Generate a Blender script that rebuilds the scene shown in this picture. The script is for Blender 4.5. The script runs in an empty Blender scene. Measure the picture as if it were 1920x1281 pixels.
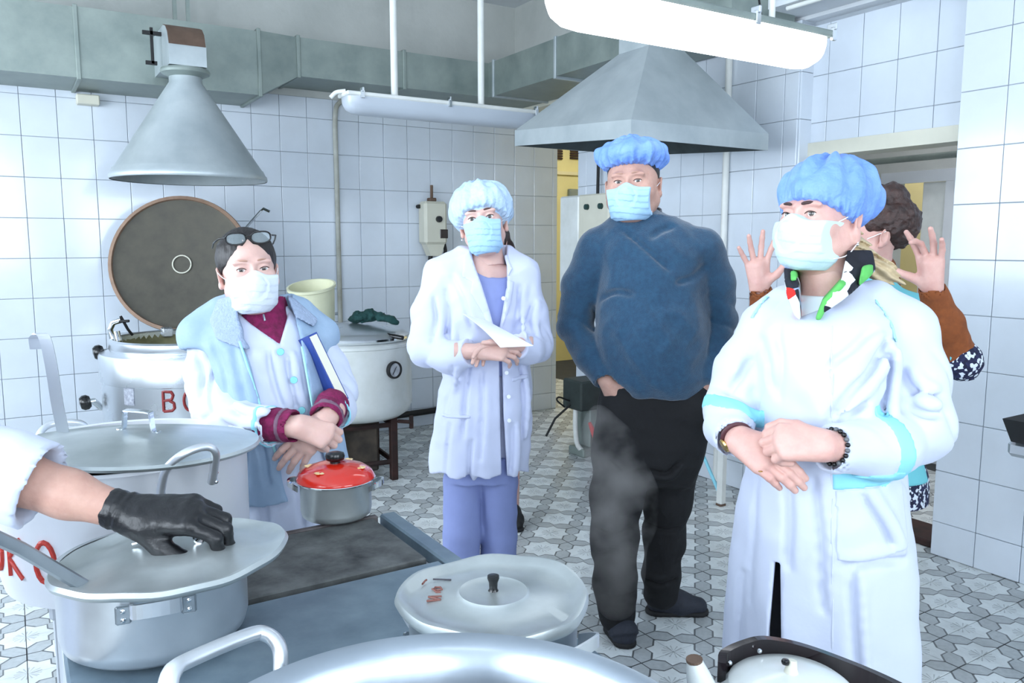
import bpy, math, random
import numpy as np
from mathutils import Matrix, Vector
random.seed(7); rng = np.random.default_rng(7)
scene = bpy.context.scene
COL = scene.collection
# ------------------------------------------------------------------ camera
F_PX, CX, CY = 1500.0, 960.0, 640.5
PITCH, YAW, CAM_H = math.radians(7.0), math.radians(32.1), 1.5
sY, cY = math.sin(YAW), math.cos(YAW)
FW = np.array([sY*math.cos(PITCH), cY*math.cos(PITCH), -math.sin(PITCH)])
RT = np.array([cY, -sY, 0.0]); UP = np.cross(RT, FW); CAM = np.array([0, 0, CAM_H])
cam = bpy.data.cameras.new('camera'); cam.sensor_width = 36; cam.lens = F_PX/1920*36
cam.clip_start = 0.02
camo = bpy.data.objects.new('camera', cam); COL.objects.link(camo)
camo.location = CAM; camo.rotation_euler = (math.pi/2-PITCH, 0, -YAW)
scene.camera = camo
# ------------------------------------------------------------------ world, light, exposure
w = bpy.data.worlds.new('daylight'); scene.world = w; w.use_nodes = True
w.node_tree.nodes['Background'].inputs[0].default_value = (0.74, 0.86, 1.0, 1)
w.node_tree.nodes['Background'].inputs[1].default_value = 1.0
scene.view_settings.view_transform = 'Standard'; scene.view_settings.look = 'None'
scene.view_settings.gamma = 1.0; scene.view_settings.use_curve_mapping = False
scene.view_settings.exposure = 0.22
def area(name, loc, rot, sx, sy, power, color):
    l = bpy.data.lights.new(name, 'AREA'); l.shape = 'RECTANGLE'; l.size = sx; l.size_y = sy
    l.energy = power; l.color = color
    o = bpy.data.objects.new(name, l); COL.objects.link(o); o.location = loc; o.rotation_euler = rot
    return o
DAY = (0.80, 0.90, 1.0)
X0, X1, Y0, Y1, ZC = -2.3, 3.725, -2.3, 5.9, 3.45      # the room
LEFT_WIN = [(-0.9, 1.0), (1.5, 3.4), (3.9, 5.6)]
REAR_WIN = [(-1.6, 0.3), (0.9, 2.8)]
for (a, b), pw in zip(LEFT_WIN, (105, 125, 80)): area('window_daylight', (X0-0.16, (a+b)/2, 1.95), (0, -math.pi/2, 0), 1.7, b-a, pw, DAY)
for a, b in REAR_WIN: area('window_daylight', ((a+b)/2, Y0-0.16, 1.95), (math.pi/2, 0, 0), b-a, 1.7, 80, DAY)

def at(px, py, d):
    """point on the ray of a pixel at horizontal distance d in front of the camera"""
    r = FW + RT*(px-CX)/F_PX - UP*(py-CY)/F_PX
    return CAM + r*(d/(r[0]*sY+r[1]*cY))
# ------------------------------------------------------------------ materials
def lin(c):
    return tuple(((v/255)/12.92 if v/255 <= 0.04045 else ((v/255+0.055)/1.055)**2.4) for v in c)
MATS = {}
def mat(name, rgb, rough=0.5, metal=0.0, var=0.0, vscale=8.0, bump=0.0, bscale=60.0, rgb2=None, spec=0.5,
        stretch=(1, 1, 1), sheen=0.0, coat=0.0, emit=None, alpha=None, trans=0.0, rvar=0.0, sss=0.0):
    if name in MATS: return MATS[name]
    m = bpy.data.materials.new(name); m.use_nodes = True; MATS[name] = m
    nt = m.node_tree; b = nt.nodes['Principled BSDF']; N = nt.nodes.new; L = nt.links.new
    c = (*lin(rgb), 1)
    b.inputs['Base Color'].default_value = c; b.inputs['Roughness'].default_value = rough
    b.inputs['Metallic'].default_value = metal; b.inputs['Specular IOR Level'].default_value = spec
    if sheen: b.inputs['Sheen Weight'].default_value = sheen
    if coat: b.inputs['Coat Weight'].default_value = coat; b.inputs['Coat Roughness'].default_value = 0.08
    if trans: b.inputs['Transmission Weight'].default_value = trans
    if alpha is not None: b.inputs['Alpha'].default_value = alpha
    if sss:
        b.inputs['Subsurface Weight'].default_value = sss
        b.inputs['Subsurface Radius'].default_value = (0.012, 0.004, 0.002); b.inputs['Subsurface Scale'].default_value = 1.0
    if emit:
        b.inputs['Emission Color'].default_value = (*lin(emit[0]), 1); b.inputs['Emission Strength'].default_value = emit[1]
    tc = N('ShaderNodeNewGeometry') if (var or bump or rvar) else None
    if tc:
        mp = N('ShaderNodeMapping'); mp.inputs['Scale'].default_value = stretch
        L(tc.outputs['Position'], mp.inputs['Vector'])
    if var or rvar:
        n = N('ShaderNodeTexNoise'); n.inputs['Scale'].default_value = vscale; n.inputs['Detail'].default_value = 5
        n.inputs['Roughness'].default_value = 0.6
        L(mp.outputs[0], n.inputs['Vector'])
        if var:
            r = N('ShaderNodeValToRGB'); r.color_ramp.elements[0].position = 0.5-0.22; r.color_ramp.elements[1].position = 0.5+0.22
            c2 = (*lin(rgb2), 1) if rgb2 else tuple(v*(1-var) for v in c[:3])+(1,)
            r.color_ramp.elements[0].color = c2; r.color_ramp.elements[1].color = c
            L(n.outputs['Fac'], r.inputs['Fac']); L(r.outputs[0], b.inputs['Base Color'])
        if rvar:
            mr = N('ShaderNodeMapRange'); mr.inputs['To Min'].default_value = max(0.02, rough-rvar); mr.inputs['To Max'].default_value = rough+rvar
            L(n.outputs['Fac'], mr.inputs['Value']); L(mr.outputs[0], b.inputs['Roughness'])
    if bump:
        n2 = N('ShaderNodeTexNoise'); n2.inputs['Scale'].default_value = bscale; n2.inputs['Detail'].default_value = 4
        L(mp.outputs[0], n2.inputs['Vector'])
        bp = N('ShaderNodeBump'); bp.inputs['Strength'].default_value = 1.0; bp.inputs['Distance'].default_value = bump
        L(n2.outputs['Fac'], bp.inputs['Height']); L(bp.outputs[0], b.inputs['Normal'])
    return m
WALLTILE = mat('wall_tile_glaze', (214, 222, 232), 0.16, var=0.07, vscale=2.3, coat=0.3, bump=0.0006, bscale=7, rgb2=(203, 210, 218))
GROUT = mat('grout', (176, 184, 192), 0.9, var=0.3, vscale=4)
PLASTER = mat('plaster', (196, 198, 194), 0.9, var=0.2, vscale=1.6, bump=0.003, bscale=14, rgb2=(170, 174, 170))
PLASTERW = mat('plaster_white', (216, 220, 224), 0.85, var=0.1, vscale=2, bump=0.002, bscale=14)
CREAM = mat('cream_paint', (214, 212, 196), 0.5, var=0.1, vscale=5)
YELLOW = mat('yellow_paint', (224, 212, 146), 0.6, var=0.08, vscale=3)
PALEYEL = mat('pale_yellow_paint', (222, 212, 165), 0.6, var=0.06, vscale=3)
GALV = mat('galvanised_duct', (152, 162, 156), 0.5, 0.5, var=0.25, vscale=5, rgb2=(124, 136, 132), rvar=0.12, bump=0.001, bscale=5)
HOODM = mat('hood_metal', (188, 196, 198), 0.42, 0.45, var=0.2, vscale=4, rgb2=(160, 170, 174), rvar=0.1, bump=0.0015, bscale=4)
RUST = mat('rusty_metal', (120, 98, 84), 0.7, 0.4, var=0.4, vscale=12)
DKRUST = mat('dark_rust_frame', (66, 40, 36), 0.75, 0.2, var=0.45, vscale=14, rgb2=(36, 28, 26))
WPAINT = mat('white_pipe_paint', (226, 228, 224), 0.45, var=0.12, vscale=10)
ENAMEL = mat('white_enamel', (226, 230, 230), 0.25, var=0.08, vscale=5, coat=0.3, rgb2=(206, 210, 206))
ALU = mat('aluminium', (224, 228, 232), 0.36, 0.85, var=0.12, vscale=9, rvar=0.14, bump=0.0012, bscale=10)
ALUW = mat('aluminium_lid', (204, 210, 210), 0.4, 0.75, var=0.14, vscale=7, rvar=0.15, bump=0.002, bscale=9, rgb2=(172, 180, 180))
ALUD = mat('aluminium_worn', (168, 176, 182), 0.4, 0.85, var=0.2, vscale=10, rvar=0.15, bump=0.0015, bscale=12)
STEEL = mat('brushed_steel', (212, 217, 222), 0.28, 0.9, var=0.04, vscale=3, rvar=0.05)
CHROME = mat('chrome', (225, 228, 230), 0.12, 1.0)
BLACKP = mat('black_plastic', (14, 14, 16), 0.25)
BLACKM = mat('black_matt', (18, 18, 20), 0.6, var=0.3, vscale=10)
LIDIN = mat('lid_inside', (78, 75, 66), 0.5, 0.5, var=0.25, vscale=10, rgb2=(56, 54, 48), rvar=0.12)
KETIN = mat('kettle_inside', (150, 146, 112), 0.45, 0.5, var=0.35, vscale=6, rgb2=(98, 96, 68))
BROWNRIM = mat('lid_gasket', (150, 122, 102), 0.7, var=0.3, vscale=20)
STOVETOP = mat('stove_sheet', (132, 150, 160), 0.42, 0.4, var=0.5, vscale=7, rgb2=(88, 106, 120), rvar=0.15, bump=0.0008, bscale=20)
STOVEPLATE = mat('cast_iron_plate', (112, 114, 112), 0.65, 0.2, var=0.8, vscale=11, rgb2=(38, 40, 42), bump=0.002, bscale=30)
STOVERIM = mat('stove_rim', (104, 98, 98), 0.6, 0.4, var=0.5, vscale=16, rgb2=(66, 58, 58))
STOVEBODY = mat('stove_body', (196, 202, 210), 0.4, var=0.2, vscale=6)
REDEN = mat('red_enamel', (205, 40, 24), 0.12, var=0.12, vscale=10, coat=0.6)
REDPAINT = mat('red_paint', (186, 52, 40), 0.5, var=0.25, vscale=40)
DKRED = mat('dark_red_paint', (132, 34, 34), 0.5, var=0.25, vscale=40)
BUCKETM = mat('cream_plastic', (218, 218, 186), 0.4, var=0.12, vscale=9)
GREENC = mat('green_cloth', (30, 74, 72), 0.9, var=0.5, vscale=30, bump=0.004, bscale=90)
GLASSL = mat('lamp_cover_off', (186, 194, 204), 0.3, var=0.05, vscale=4, coat=0.2)
SOUP = mat('dark_food', (64, 46, 20), 0.2, var=0.3, vscale=20)
# people
SKIN = mat('skin', (214, 172, 160), 0.5, var=0.1, vscale=22, rgb2=(200, 152, 142), bump=0.0006, bscale=130, sss=0.15)
SKINP = mat('skin_pale', (216, 180, 168), 0.5, var=0.1, vscale=22, rgb2=(204, 164, 154), bump=0.0005, bscale=130, sss=0.15)
SKINT = mat('skin_tan', (196, 156, 140), 0.55, var=0.14, vscale=26, rgb2=(178, 136, 122), bump=0.0009, bscale=110, sss=0.12)
COATW = mat('white_cotton', (200, 207, 226), 0.8, var=0.03, vscale=3, bump=0.0012, bscale=26, sheen=0.2)
COATL = mat('white_poplin', (202, 208, 232), 0.8, var=0.04, vscale=3, bump=0.0014, bscale=24, sheen=0.2)
CYANT = mat('cyan_trim', (142, 212, 230), 0.75)
CYANP = mat('cyan_piping', (168, 226, 226), 0.75)
SCRUB = mat('blue_scrubs', (138, 150, 200), 0.85, var=0.12, vscale=7, bump=0.002, bscale=22)
SWEATER = mat('navy_knit', (34, 76, 104), 0.92, var=0.25, vscale=60, rgb2=(22, 56, 84), bump=0.0022, bscale=260, sheen=0.4)
SWEATER2 = mat('navy_knit_rib', (20, 46, 72), 0.92, var=0.25, vscale=60, bump=0.0022, bscale=260, sheen=0.4)
TROUSER = mat('black_trouser', (12, 12, 16), 0.85, var=0.2, vscale=10, bump=0.003, bscale=26)
SHOE = mat('black_shoe', (38, 42, 54), 0.7, var=0.3, vscale=60, bump=0.001, bscale=150)
SOLE = mat('shoe_sole', (14, 14, 16), 0.7)
CAPB = mat('blue_cap', (126, 163, 229), 0.6, var=0.1, vscale=14, bump=0.005, bscale=60, rgb2=(100, 140, 218))
CAPL = mat('pale_cap', (190, 212, 232), 0.7, var=0.12, vscale=14, bump=0.005, bscale=70, rgb2=(168, 194, 222))
MASKB = mat('blue_mask', (168, 206, 236), 0.8, bump=0.0006, bscale=200)
MASKW = mat('white_mask', (212, 220, 228), 0.8, bump=0.0006, bscale=200)
MASKG = mat('pale_mask', (198, 220, 230), 0.8, bump=0.0006, bscale=200)
VESTM = mat('pale_blue_vest', (160, 182, 206), 0.85, var=0.15, vscale=9, bump=0.004, bscale=20, rgb2=(138, 162, 188))
FLEECE = mat('grey_blue_fleece', (160, 176, 202), 0.95, var=0.15, vscale=70, bump=0.004, bscale=180)
MAGENTA = mat('magenta_knit', (134, 26, 82), 0.95, var=0.3, vscale=60, rgb2=(92, 18, 56), bump=0.002, bscale=160)
MAUVE = mat('mauve_knit_band', (122, 92, 112), 0.95, var=0.3, vscale=80)
HAIRD = mat('dark_hair', (30, 24, 24), 0.5, var=0.4, vscale=120, stretch=(1, 1, .15), bump=0.002, bscale=200)
HAIRB = mat('brown_hair', (66, 42, 36), 0.55, var=0.5, vscale=40, bump=0.004, bscale=90, rgb2=(36, 24, 22))
HAIRF = mat('fair_hair', (206, 184, 146), 0.5, var=0.3, vscale=90, stretch=(.4, .4, 1), bump=0.002, bscale=140)
BROWM = mat('eyebrow_hair', (84, 58, 52), 0.7)
EYEW = mat('eye_white', (226, 224, 224), 0.2)
IRIS = mat('iris', (92, 84, 78), 0.15)
PUPIL = mat('pupil', (10, 10, 10), 0.1)
LASH = mat('lash_line', (52, 38, 36), 0.6)
BROWNS = mat('brown_sleeve', (140, 76, 34), 0.9, var=0.25, vscale=30, rgb2=(112, 58, 26), bump=0.003, bscale=60)
TEAL = mat('teal_coat', (112, 196, 206), 0.8, var=0.1, vscale=8)
GLOVE = mat('black_glove', (18, 18, 21), 0.38, bump=0.0015, bscale=70)
PAPER = mat('paper', (236, 240, 246), 0.8)
BOOKB = mat('book_cover', (34, 62, 140), 0.4)
GOLD = mat('gold', (214, 178, 108), 0.25, 1.0)
STRAP = mat('watch_strap', (74, 32, 40), 0.5)
NAIL = mat('nail', (240, 206, 192), 0.2)
# voronoi print materials
def print_mat(name, cols, scale, rough=0.85):
    m = bpy.data.materials.new(name); m.use_nodes = True; MATS[name] = m
    nt = m.node_tree; b = nt.nodes['Principled BSDF']; b.inputs['Roughness'].default_value = rough
    g = nt.nodes.new('ShaderNodeNewGeometry'); v = nt.nodes.new('ShaderNodeTexVoronoi'); v.inputs['Scale'].default_value = scale
    s = nt.nodes.new('ShaderNodeSeparateColor'); r = nt.nodes.new('ShaderNodeValToRGB'); r.color_ramp.interpolation = 'CONSTANT'
    for i, c in enumerate(cols):
        e = r.color_ramp.elements[i] if i < 2 else r.color_ramp.elements.new(0.5)
        e.color = (*lin(c), 1)
    for i, e in enumerate(r.color_ramp.elements): e.position = i/len(cols)
    nt.links.new(g.outputs['Position'], v.inputs['Vector']); nt.links.new(v.outputs['Color'], s.inputs[0])
    nt.links.new(s.outputs[0], r.inputs[0]); nt.links.new(r.outputs[0], b.inputs['Base Color'])
    return m
SCARF = print_mat('printed_scarf', [(18, 20, 34), (226, 228, 232), (206, 38, 30), (26, 28, 40), (210, 214, 224), (150, 162, 196), (14, 16, 26)], 30)
SCARFR = print_mat('printed_scarf_dark', [(18, 20, 34), (226, 228, 232), (20, 22, 34), (206, 210, 220), (16, 18, 28)], 26)
FLORAL = print_mat('floral_print', [(16, 20, 48), (22, 26, 60), (206, 214, 224), (30, 34, 70)], 110)

# printed floor tile: petals and stars
A_T = 0.156; FX0, FY0 = 2.93, 1.43
def floor_mat():
    m = bpy.data.materials.new('printed_floor_tile'); m.use_nodes = True
    nt = m.node_tree; b = nt.nodes['Principled BSDF']; N = nt.nodes.new; L = nt.links.new
    def M(op, a, c=None, d=None):
        n = N('ShaderNodeMath'); n.operation = op
        for i, v in enumerate((a, c, d)):
            if v is None: continue
            if isinstance(v, (int, float)): n.inputs[i].default_value = v
            else: L(v, n.inputs[i])
        return n.outputs[0]
    g = N('ShaderNodeNewGeometry'); sp = N('ShaderNodeSeparateXYZ'); L(g.outputs['Position'], sp.inputs[0])
    u = M('DIVIDE', M('SUBTRACT', sp.outputs[0], FX0), A_T); v = M('DIVIDE', M('SUBTRACT', sp.outputs[1], FY0), A_T)
    # rotated lattice: petals' meeting points at integers
    p = M('MULTIPLY', M('ADD', M('ADD', u, v), 1.0), 0.5); q = M('MULTIPLY', M('ADD', M('SUBTRACT', u, v), 1.0), 0.5)
    def near(x): return M('ABSOLUTE', M('SUBTRACT', x, M('ROUND', x)))
    wp, wq = near(p), near(q)          # distance to chain lines
    def petal(w_, t):                   # half width allowed at t minus w
        hw = M('MINIMUM', M('MINIMUM', M('ADD', M('MULTIPLY', t, 1.0), 0.0), 0.155), M('ADD', M('MULTIPLY', M('SUBTRACT', 0.5, t), 1.0), 0.03))
        return M('SUBTRACT', hw, w_)
    e = M('MAXIMUM', petal(wp, wq), petal(wq, wp))      # >0 inside a petal
    inside = M('GREATER_THAN', e, 0.0)
    line = M('LESS_THAN', M('ABSOLUTE', e), 0.016)
    # flower strokes in the star centres
    cp = M('SUBTRACT', 0.5, wp); cq = M('SUBTRACT', 0.5, wq)
    r2 = M('SQRT', M('ADD', M('MULTIPLY', cp, cp), M('MULTIPLY', cq, cq)))
    ang = M('ARCTAN2', cp, cq)
    stroke = M('MULTIPLY', M('GREATER_THAN', M('SINE', M('MULTIPLY', ang, 16.0)), 0.55), M('LESS_THAN', r2, 0.2))
    nz = N('ShaderNodeTexNoise'); nz.inputs['Scale'].default_value = 5; nz.inputs['Detail'].default_value = 6; L(g.outputs['Position'], nz.inputs['Vector'])
    nf = N('ShaderNodeTexNoise'); nf.inputs['Scale'].default_value = 60; nf.inputs['Detail'].default_value = 3; L(g.outputs['Position'], nf.inputs['Vector'])
    def mix(f, c1, c2):
        n = N('ShaderNodeMix'); n.data_type = 'RGBA'
        if isinstance(f, float): n.inputs[0].default_value = f
        else: L(f, n.inputs[0])
        for i, c in ((6, c1), (7, c2)):
            if isinstance(c, tuple): n.inputs[i].default_value = (*lin(c), 1)
            else: L(c, n.inputs[i])
        return n.outputs[2]
    white = mix(nf.outputs[0], (212, 218, 218), (230, 235, 235)); grey = mix(nf.outputs[0], (156, 162, 164), (194, 199, 200))
    c = mix(inside, white, grey)
    c = mix(M('MULTIPLY', stroke, 0.5), c, (110, 116, 118)); c = mix(M('MULTIPLY', line, 0.85), c, (48, 52, 56))
    ramp = N('ShaderNodeMapRange'); ramp.inputs['From Min'].default_value = 0.42; ramp.inputs['From Max'].default_value = 0.75; ramp.inputs['To Max'].default_value = 0.32
    L(nz.outputs[0], ramp.inputs['Value'])
    c = mix(ramp.outputs[0], c, (112, 108, 100))
    L(c, b.inputs['Base Color']); b.inputs['Roughness'].default_value = 0.32
    return m
FLOORT = floor_mat()
FGROUT = mat('floor_grout', (62, 64, 66), 0.9, var=0.3, vscale=6)
# ------------------------------------------------------------------ object helpers
def tag(o, label=None, cat=None, group=None, kind=None):
    if label: o['label'] = label
    if cat: o['category'] = cat
    if group: o['group'] = group
    if kind: o['kind'] = kind
    return o
def empty(name, loc=(0, 0, 0), rz=0.0, label=None, cat=None, group=None):
    o = bpy.data.objects.new(name, None); COL.objects.link(o); o.location = loc; o.rotation_euler = (0, 0, rz)
    o.empty_display_size = 0.05
    return tag(o, label, cat, group)
def obj(name, data, m=None, parent=None, loc=None, rot=None):
    o = bpy.data.objects.new(name, data); COL.objects.link(o)
    if m is not None and data is not None and not data.materials: data.materials.append(m)
    if parent is not None: o.parent = parent
    if loc is not None: o.location = loc
    if rot is not None: o.rotation_euler = rot
    return o
def mesh(V, Fc, smooth=False, name='m', autos=None):
    me = bpy.data.meshes.new(name); me.from_pydata([tuple(map(float, v)) for v in V], [], [tuple(map(int, f)) for f in Fc]); me.update()
    if smooth: me.polygons.foreach_set('use_smooth', [True]*len(me.polygons))
    if autos is not None: me.set_sharp_from_angle(angle=math.radians(autos))
    return me
class MB:
    """collects simple solids into one mesh"""
    def __init__(s): s.V = []; s.F = []
    def add(s, V, Fc):
        n = len(s.V); s.V += [tuple(v) for v in V]; s.F += [tuple(i+n for i in f) for f in Fc]; return s
    def box(s, lo, hi, bev=0.0, R=None, c=None):
        x0, y0, z0 = lo; x1, y1, z1 = hi
        if bev <= 0:
            V = [(x, y, z) for z in (z0, z1) for y in (y0, y1) for x in (x0, x1)]
            Fc = [(0, 2, 3, 1), (4, 5, 7, 6), (0, 1, 5, 4), (2, 6, 7, 3), (0, 4, 6, 2), (1, 3, 7, 5)]
        else:
            e = bev; V = []; Fc = []
            import itertools
            idx = {}
            def vid(p):
                if p not in idx: idx[p] = len(V); V.append(p)
                return idx[p]
            cs = [(x0, x1), (y0, y1), (z0, z1)]
            def pt(sx, sy, sz, ax):   # corner moved in on the two axes other than ax
                o = []
                for i, sg in enumerate((sx, sy, sz)):
                    v = cs[i][sg]
                    if i != ax: v = v + e if sg == 0 else v - e
                    o.append(v)
                return vid((ax,)+tuple(o))
            for ax in range(3):
                o1, o2 = [i for i in range(3) if i != ax]
                for sg in (0, 1):
                    q = []
                    for a, b_ in ((0, 0), (1, 0), (1, 1), (0, 1)):
                        t = [0, 0, 0]; t[ax] = sg; t[o1] = a; t[o2] = b_; q.append(pt(*t, ax))
                    flip = (sg == 0) ^ (ax == 1)
                    Fc.append(tuple(q[::-1]) if flip else tuple(q))
            for ax in range(3):       # edges along ax
                o1, o2 = [i for i in range(3) if i != ax]
                for a in (0, 1):
                    for b_ in (0, 1):
                        t0 = [0, 0, 0]; t1 = [0, 0, 0]; t1[ax] = 1
                        for t in (t0, t1): t[o1] = a; t[o2] = b_
                        q = [pt(*t0, o1), pt(*t1, o1), pt(*t1, o2), pt(*t0, o2)]
                        if (a ^ b_) ^ (ax == 1): q = q[::-1]
                        Fc.append(tuple(q))
            for sx, sy, sz in itertools.product((0, 1), repeat=3):
                q = [pt(sx, sy, sz, 0), pt(sx, sy, sz, 1), pt(sx, sy, sz, 2)]
                if (sx+sy+sz) % 2 == 0: q = q[::-1]
                Fc.append(tuple(q))
            V = [v[1:] for v in V]
        if R is not None:
            c = np.array(c if c is not None else (0, 0, 0))
            V = [tuple(c+np.array(R)@np.array(v)) for v in V]
        return s.add(V, Fc)
    def tube(s, pts, r, seg=10, cap=True, closed=False, flat=None):
        """round tube along points; r number or list; flat=(w,h) gives an oval section"""
        P = [np.array(p, float) for p in pts]; n = len(P)
        rs = r if isinstance(r, (list, tuple)) else [r]*n
        V = []; Fc = []
        prev = None
        for i in range(n):
            if closed: t = P[(i+1) % n]-P[i-1]
            else: t = P[min(i+1, n-1)]-P[max(i-1, 0)]
            t = t/(np.linalg.norm(t)+1e-9)
            if prev is None:
                a = np.array((0, 0, 1.0)) if abs(t[2]) < 0.9 else np.array((1.0, 0, 0))
                u = np.cross(t, a); u /= np.linalg.norm(u)
            else:
                u = prev-t*(prev@t); u /= np.linalg.norm(u)
            prev = u; v_ = np.cross(t, u)
            for k in range(seg):
                an = 2*math.pi*k/seg
                fu, fv = (flat if flat else (1, 1))
                V.append(P[i]+(u*math.cos(an)*fu+v_*math.sin(an)*fv)*rs[i])
        m_ = n if closed else n-1
        for i in range(m_):
            j = (i+1) % n
            for k in range(seg):
                k2 = (k+1) % seg
                Fc.append((i*seg+k, i*seg+k2, j*seg+k2, j*seg+k))
        if cap and not closed:
            Fc.append(tuple(range(seg))[::-1]); Fc.append(tuple((n-1)*seg+k for k in range(seg)))
        return s.add(V, [f[::-1] for f in Fc])
    def lathe(s, prof, seg=48, c=(0, 0, 0), R=None, wob=None, cap=True):
        """profile [(r,z)] spun about z"""
        V = []; Fc = []; n = len(prof)
        for i, (r, z) in enumerate(prof):
            for k in range(seg):
                a = 2*math.pi*k/seg
                rr = r; zz = z
                if wob: dr, dz = wob(r, z, a); rr += dr; zz += dz
                V.append((rr*math.cos(a), rr*math.sin(a), zz))
        for i in range(n-1):
            for k in range(seg):
                k2 = (k+1) % seg
                Fc.append((i*seg+k, i*seg+k2, (i+1)*seg+k2, (i+1)*seg+k))
        cap = cap and not (prof[0][0] > 1e-6 and prof[-1][0] > 1e-6)
        if cap and prof[0][0] > 1e-6: Fc.append(tuple(range(seg))[::-1])
        if cap and prof[-1][0] > 1e-6: Fc.append(tuple((n-1)*seg+k for k in range(seg)))
        c = np.array(c)
        V = [tuple(c+(np.array(R)@np.array(v) if R is not None else np.array(v))) for v in V]
        return s.add(V, Fc)
    def prism(s, poly, z0, z1, ax=2):
        """poly 2-D outline extruded along axis ax"""
        n = len(poly)
        def P(a, b_, t):
            return {2: (a, b_, t), 1: (a, t, b_), 0: (t, a, b_)}[ax]
        V = [P(a, b_, z0) for a, b_ in poly]+[P(a, b_, z1) for a, b_ in poly]
        Fc = [tuple(range(n))[::-1], tuple(range(n, 2*n))]+[(i, (i+1) % n, n+(i+1) % n, n+i) for i in range(n)]
        if ax == 1: Fc = [f[::-1] for f in Fc]
        return s.add(V, Fc)
    def build(s, name, m, parent=None, smooth=None, loc=None, rot=None):
        me = mesh(s.V, s.F, smooth is not None, name, smooth)
        return obj(name, me, m, parent, loc, rot)
def rotm(axis, deg): return np.array(Matrix.Rotation(math.radians(deg), 3, axis))
def arc(c, r, a0, a1, n, plane='xz'):
    out = []
    for i in range(n):
        a = math.radians(a0+(a1-a0)*i/(n-1)); u, v = r*math.cos(a), r*math.sin(a)
        d = {'xz': (u, 0, v), 'xy': (u, v, 0), 'yz': (0, u, v)}[plane]
        out.append(tuple(np.array(c)+np.array(d)))
    return out
def smoothpath(pts, n=6):
    """Catmull-Rom through points"""
    P = [np.array(p, float) for p in pts]; P = [2*P[0]-P[1]]+P+[2*P[-1]-P[-2]]; out = []
    for i in range(1, len(P)-2):
        for k in range(n):
            t = k/n; a, b_, c, d = P[i-1], P[i], P[i+1], P[i+2]
            out.append(0.5*((2*b_)+(-a+c)*t+(2*a-5*b_+4*c-d)*t*t+(-a+3*b_-3*c+d)*t**3))
    out.append(P[-2]); return out
# ================================================================== THE SETTING
def proj(p):
    v = np.array(p)-CAM; z = v@FW
    return CX+F_PX*(v@RT)/z, CY-F_PX*(v@UP)/z, z
def onz(px, py, z):
    r = FW + RT*(px-CX)/F_PX - UP*(py-CY)/F_PX
    return CAM + r*((z-CAM_H)/r[2])
def struct(name, lo, hi, m, label=None):
    o = MB().box(lo, hi).build(name, m); o['kind'] = 'structure'
    return o
# floor with tiles
floor = struct('floor', (X0, Y0, -0.12), (7.2, 8.6, -0.0025), FGROUT)
tile_me = MB().box((-A_T/2+.0012, -A_T/2+.0012, -.008), (A_T/2-.0012, A_T/2-.0012, 0), .0012).build('floor_tile', FLOORT, floor)
tm = tile_me.data; bpy.data.objects.remove(tile_me)
cand = []; rest = MB()
i0, i1 = int((X0-FX0)/A_T)+1, int((5.2-FX0)/A_T); j0, j1 = int((Y0-FY0)/A_T)+1, int((8.3-FY0)/A_T)
for i in range(i0, i1):
    for j in range(j0, j1):
        c = (FX0+(i+.5)*A_T, FY0+(j+.5)*A_T, 0.0)
        x, y, z = proj(c)
        vis = z > .3 and -40 < x < 1960 and y < 1330
        if vis and 130 < x < 715+(y-965)*1.554 and y > 900: vis = False
        if vis and x > 1370 and x < 1730 and y > 900: vis = False
        if vis and c[0] > X1 and c[1] < 4.9: vis = False
        if vis: cand.append((z, c))
        elif -1.0 < c[0] and c[1] > -1: rest.box((c[0]-A_T/2+.0012, c[1]-A_T/2+.0012, -.008), (c[0]+A_T/2-.0012, c[1]+A_T/2-.0012, 0))
cand.sort(key=lambda t: t[0])
for z, c in cand[:300]: obj('floor_tile', tm, None, floor, (c[0], c[1], random.uniform(-.0006, .0006)))
for z, c in cand[300:]: rest.box((c[0]-A_T/2+.0012, c[1]-A_T/2+.0012, -.008), (c[0]+A_T/2-.0012, c[1]+A_T/2-.0012, 0))
tag(rest.build('floor_tiling', FLOORT, floor), kind='stuff')
# ceiling
struct('ceiling', (X0, Y0, ZC), (7.2, 8.6, ZC+.12), PLASTERW)
# back wall
wb = struct('wall_back', (X0, Y1, 0), (4.17, Y1+.25, 2.56), GROUT)
struct('wall_back_upper', (X0, Y1-.004, 2.56), (4.17, Y1+.25, ZC), PLASTER)
TW, TH, TG = 0.2, 0.2515, 0.0028
_tile_cache = {}
def wall_tile(parent, face, u, v, du, dv, plane, m=WALLTILE):
    """face 'y' -> wall facing -Y at Y=plane ; 'x' -> wall facing -X at X=plane"""
    key = (face, round(du, 4), round(dv, 4), m.name)
    if key not in _tile_cache:
        b = MB(); a, c = du/2-TG/2, dv/2-TG/2
        if face == 'y': b.box((-a, -.006, -c), (a, .006, c), .0022)
        else: b.box((-.006, -a, -c), (.006, a, c), .0022)
        o = b.build('wall_tile', m); _tile_cache[key] = o.data; bpy.data.objects.remove(o)
    t = random.gauss(0, .0011), random.gauss(0, .0011)
    off = -.004+random.uniform(-.0008, .0008)
    if face == 'y': obj('wall_tile', _tile_cache[key], None, parent, (u, plane+off, v), (t[0], 0, t[1]))
    else: obj('wall_tile', _tile_cache[key], None, parent, (plane+off, u, v), (0, t[0], t[1]))
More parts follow.
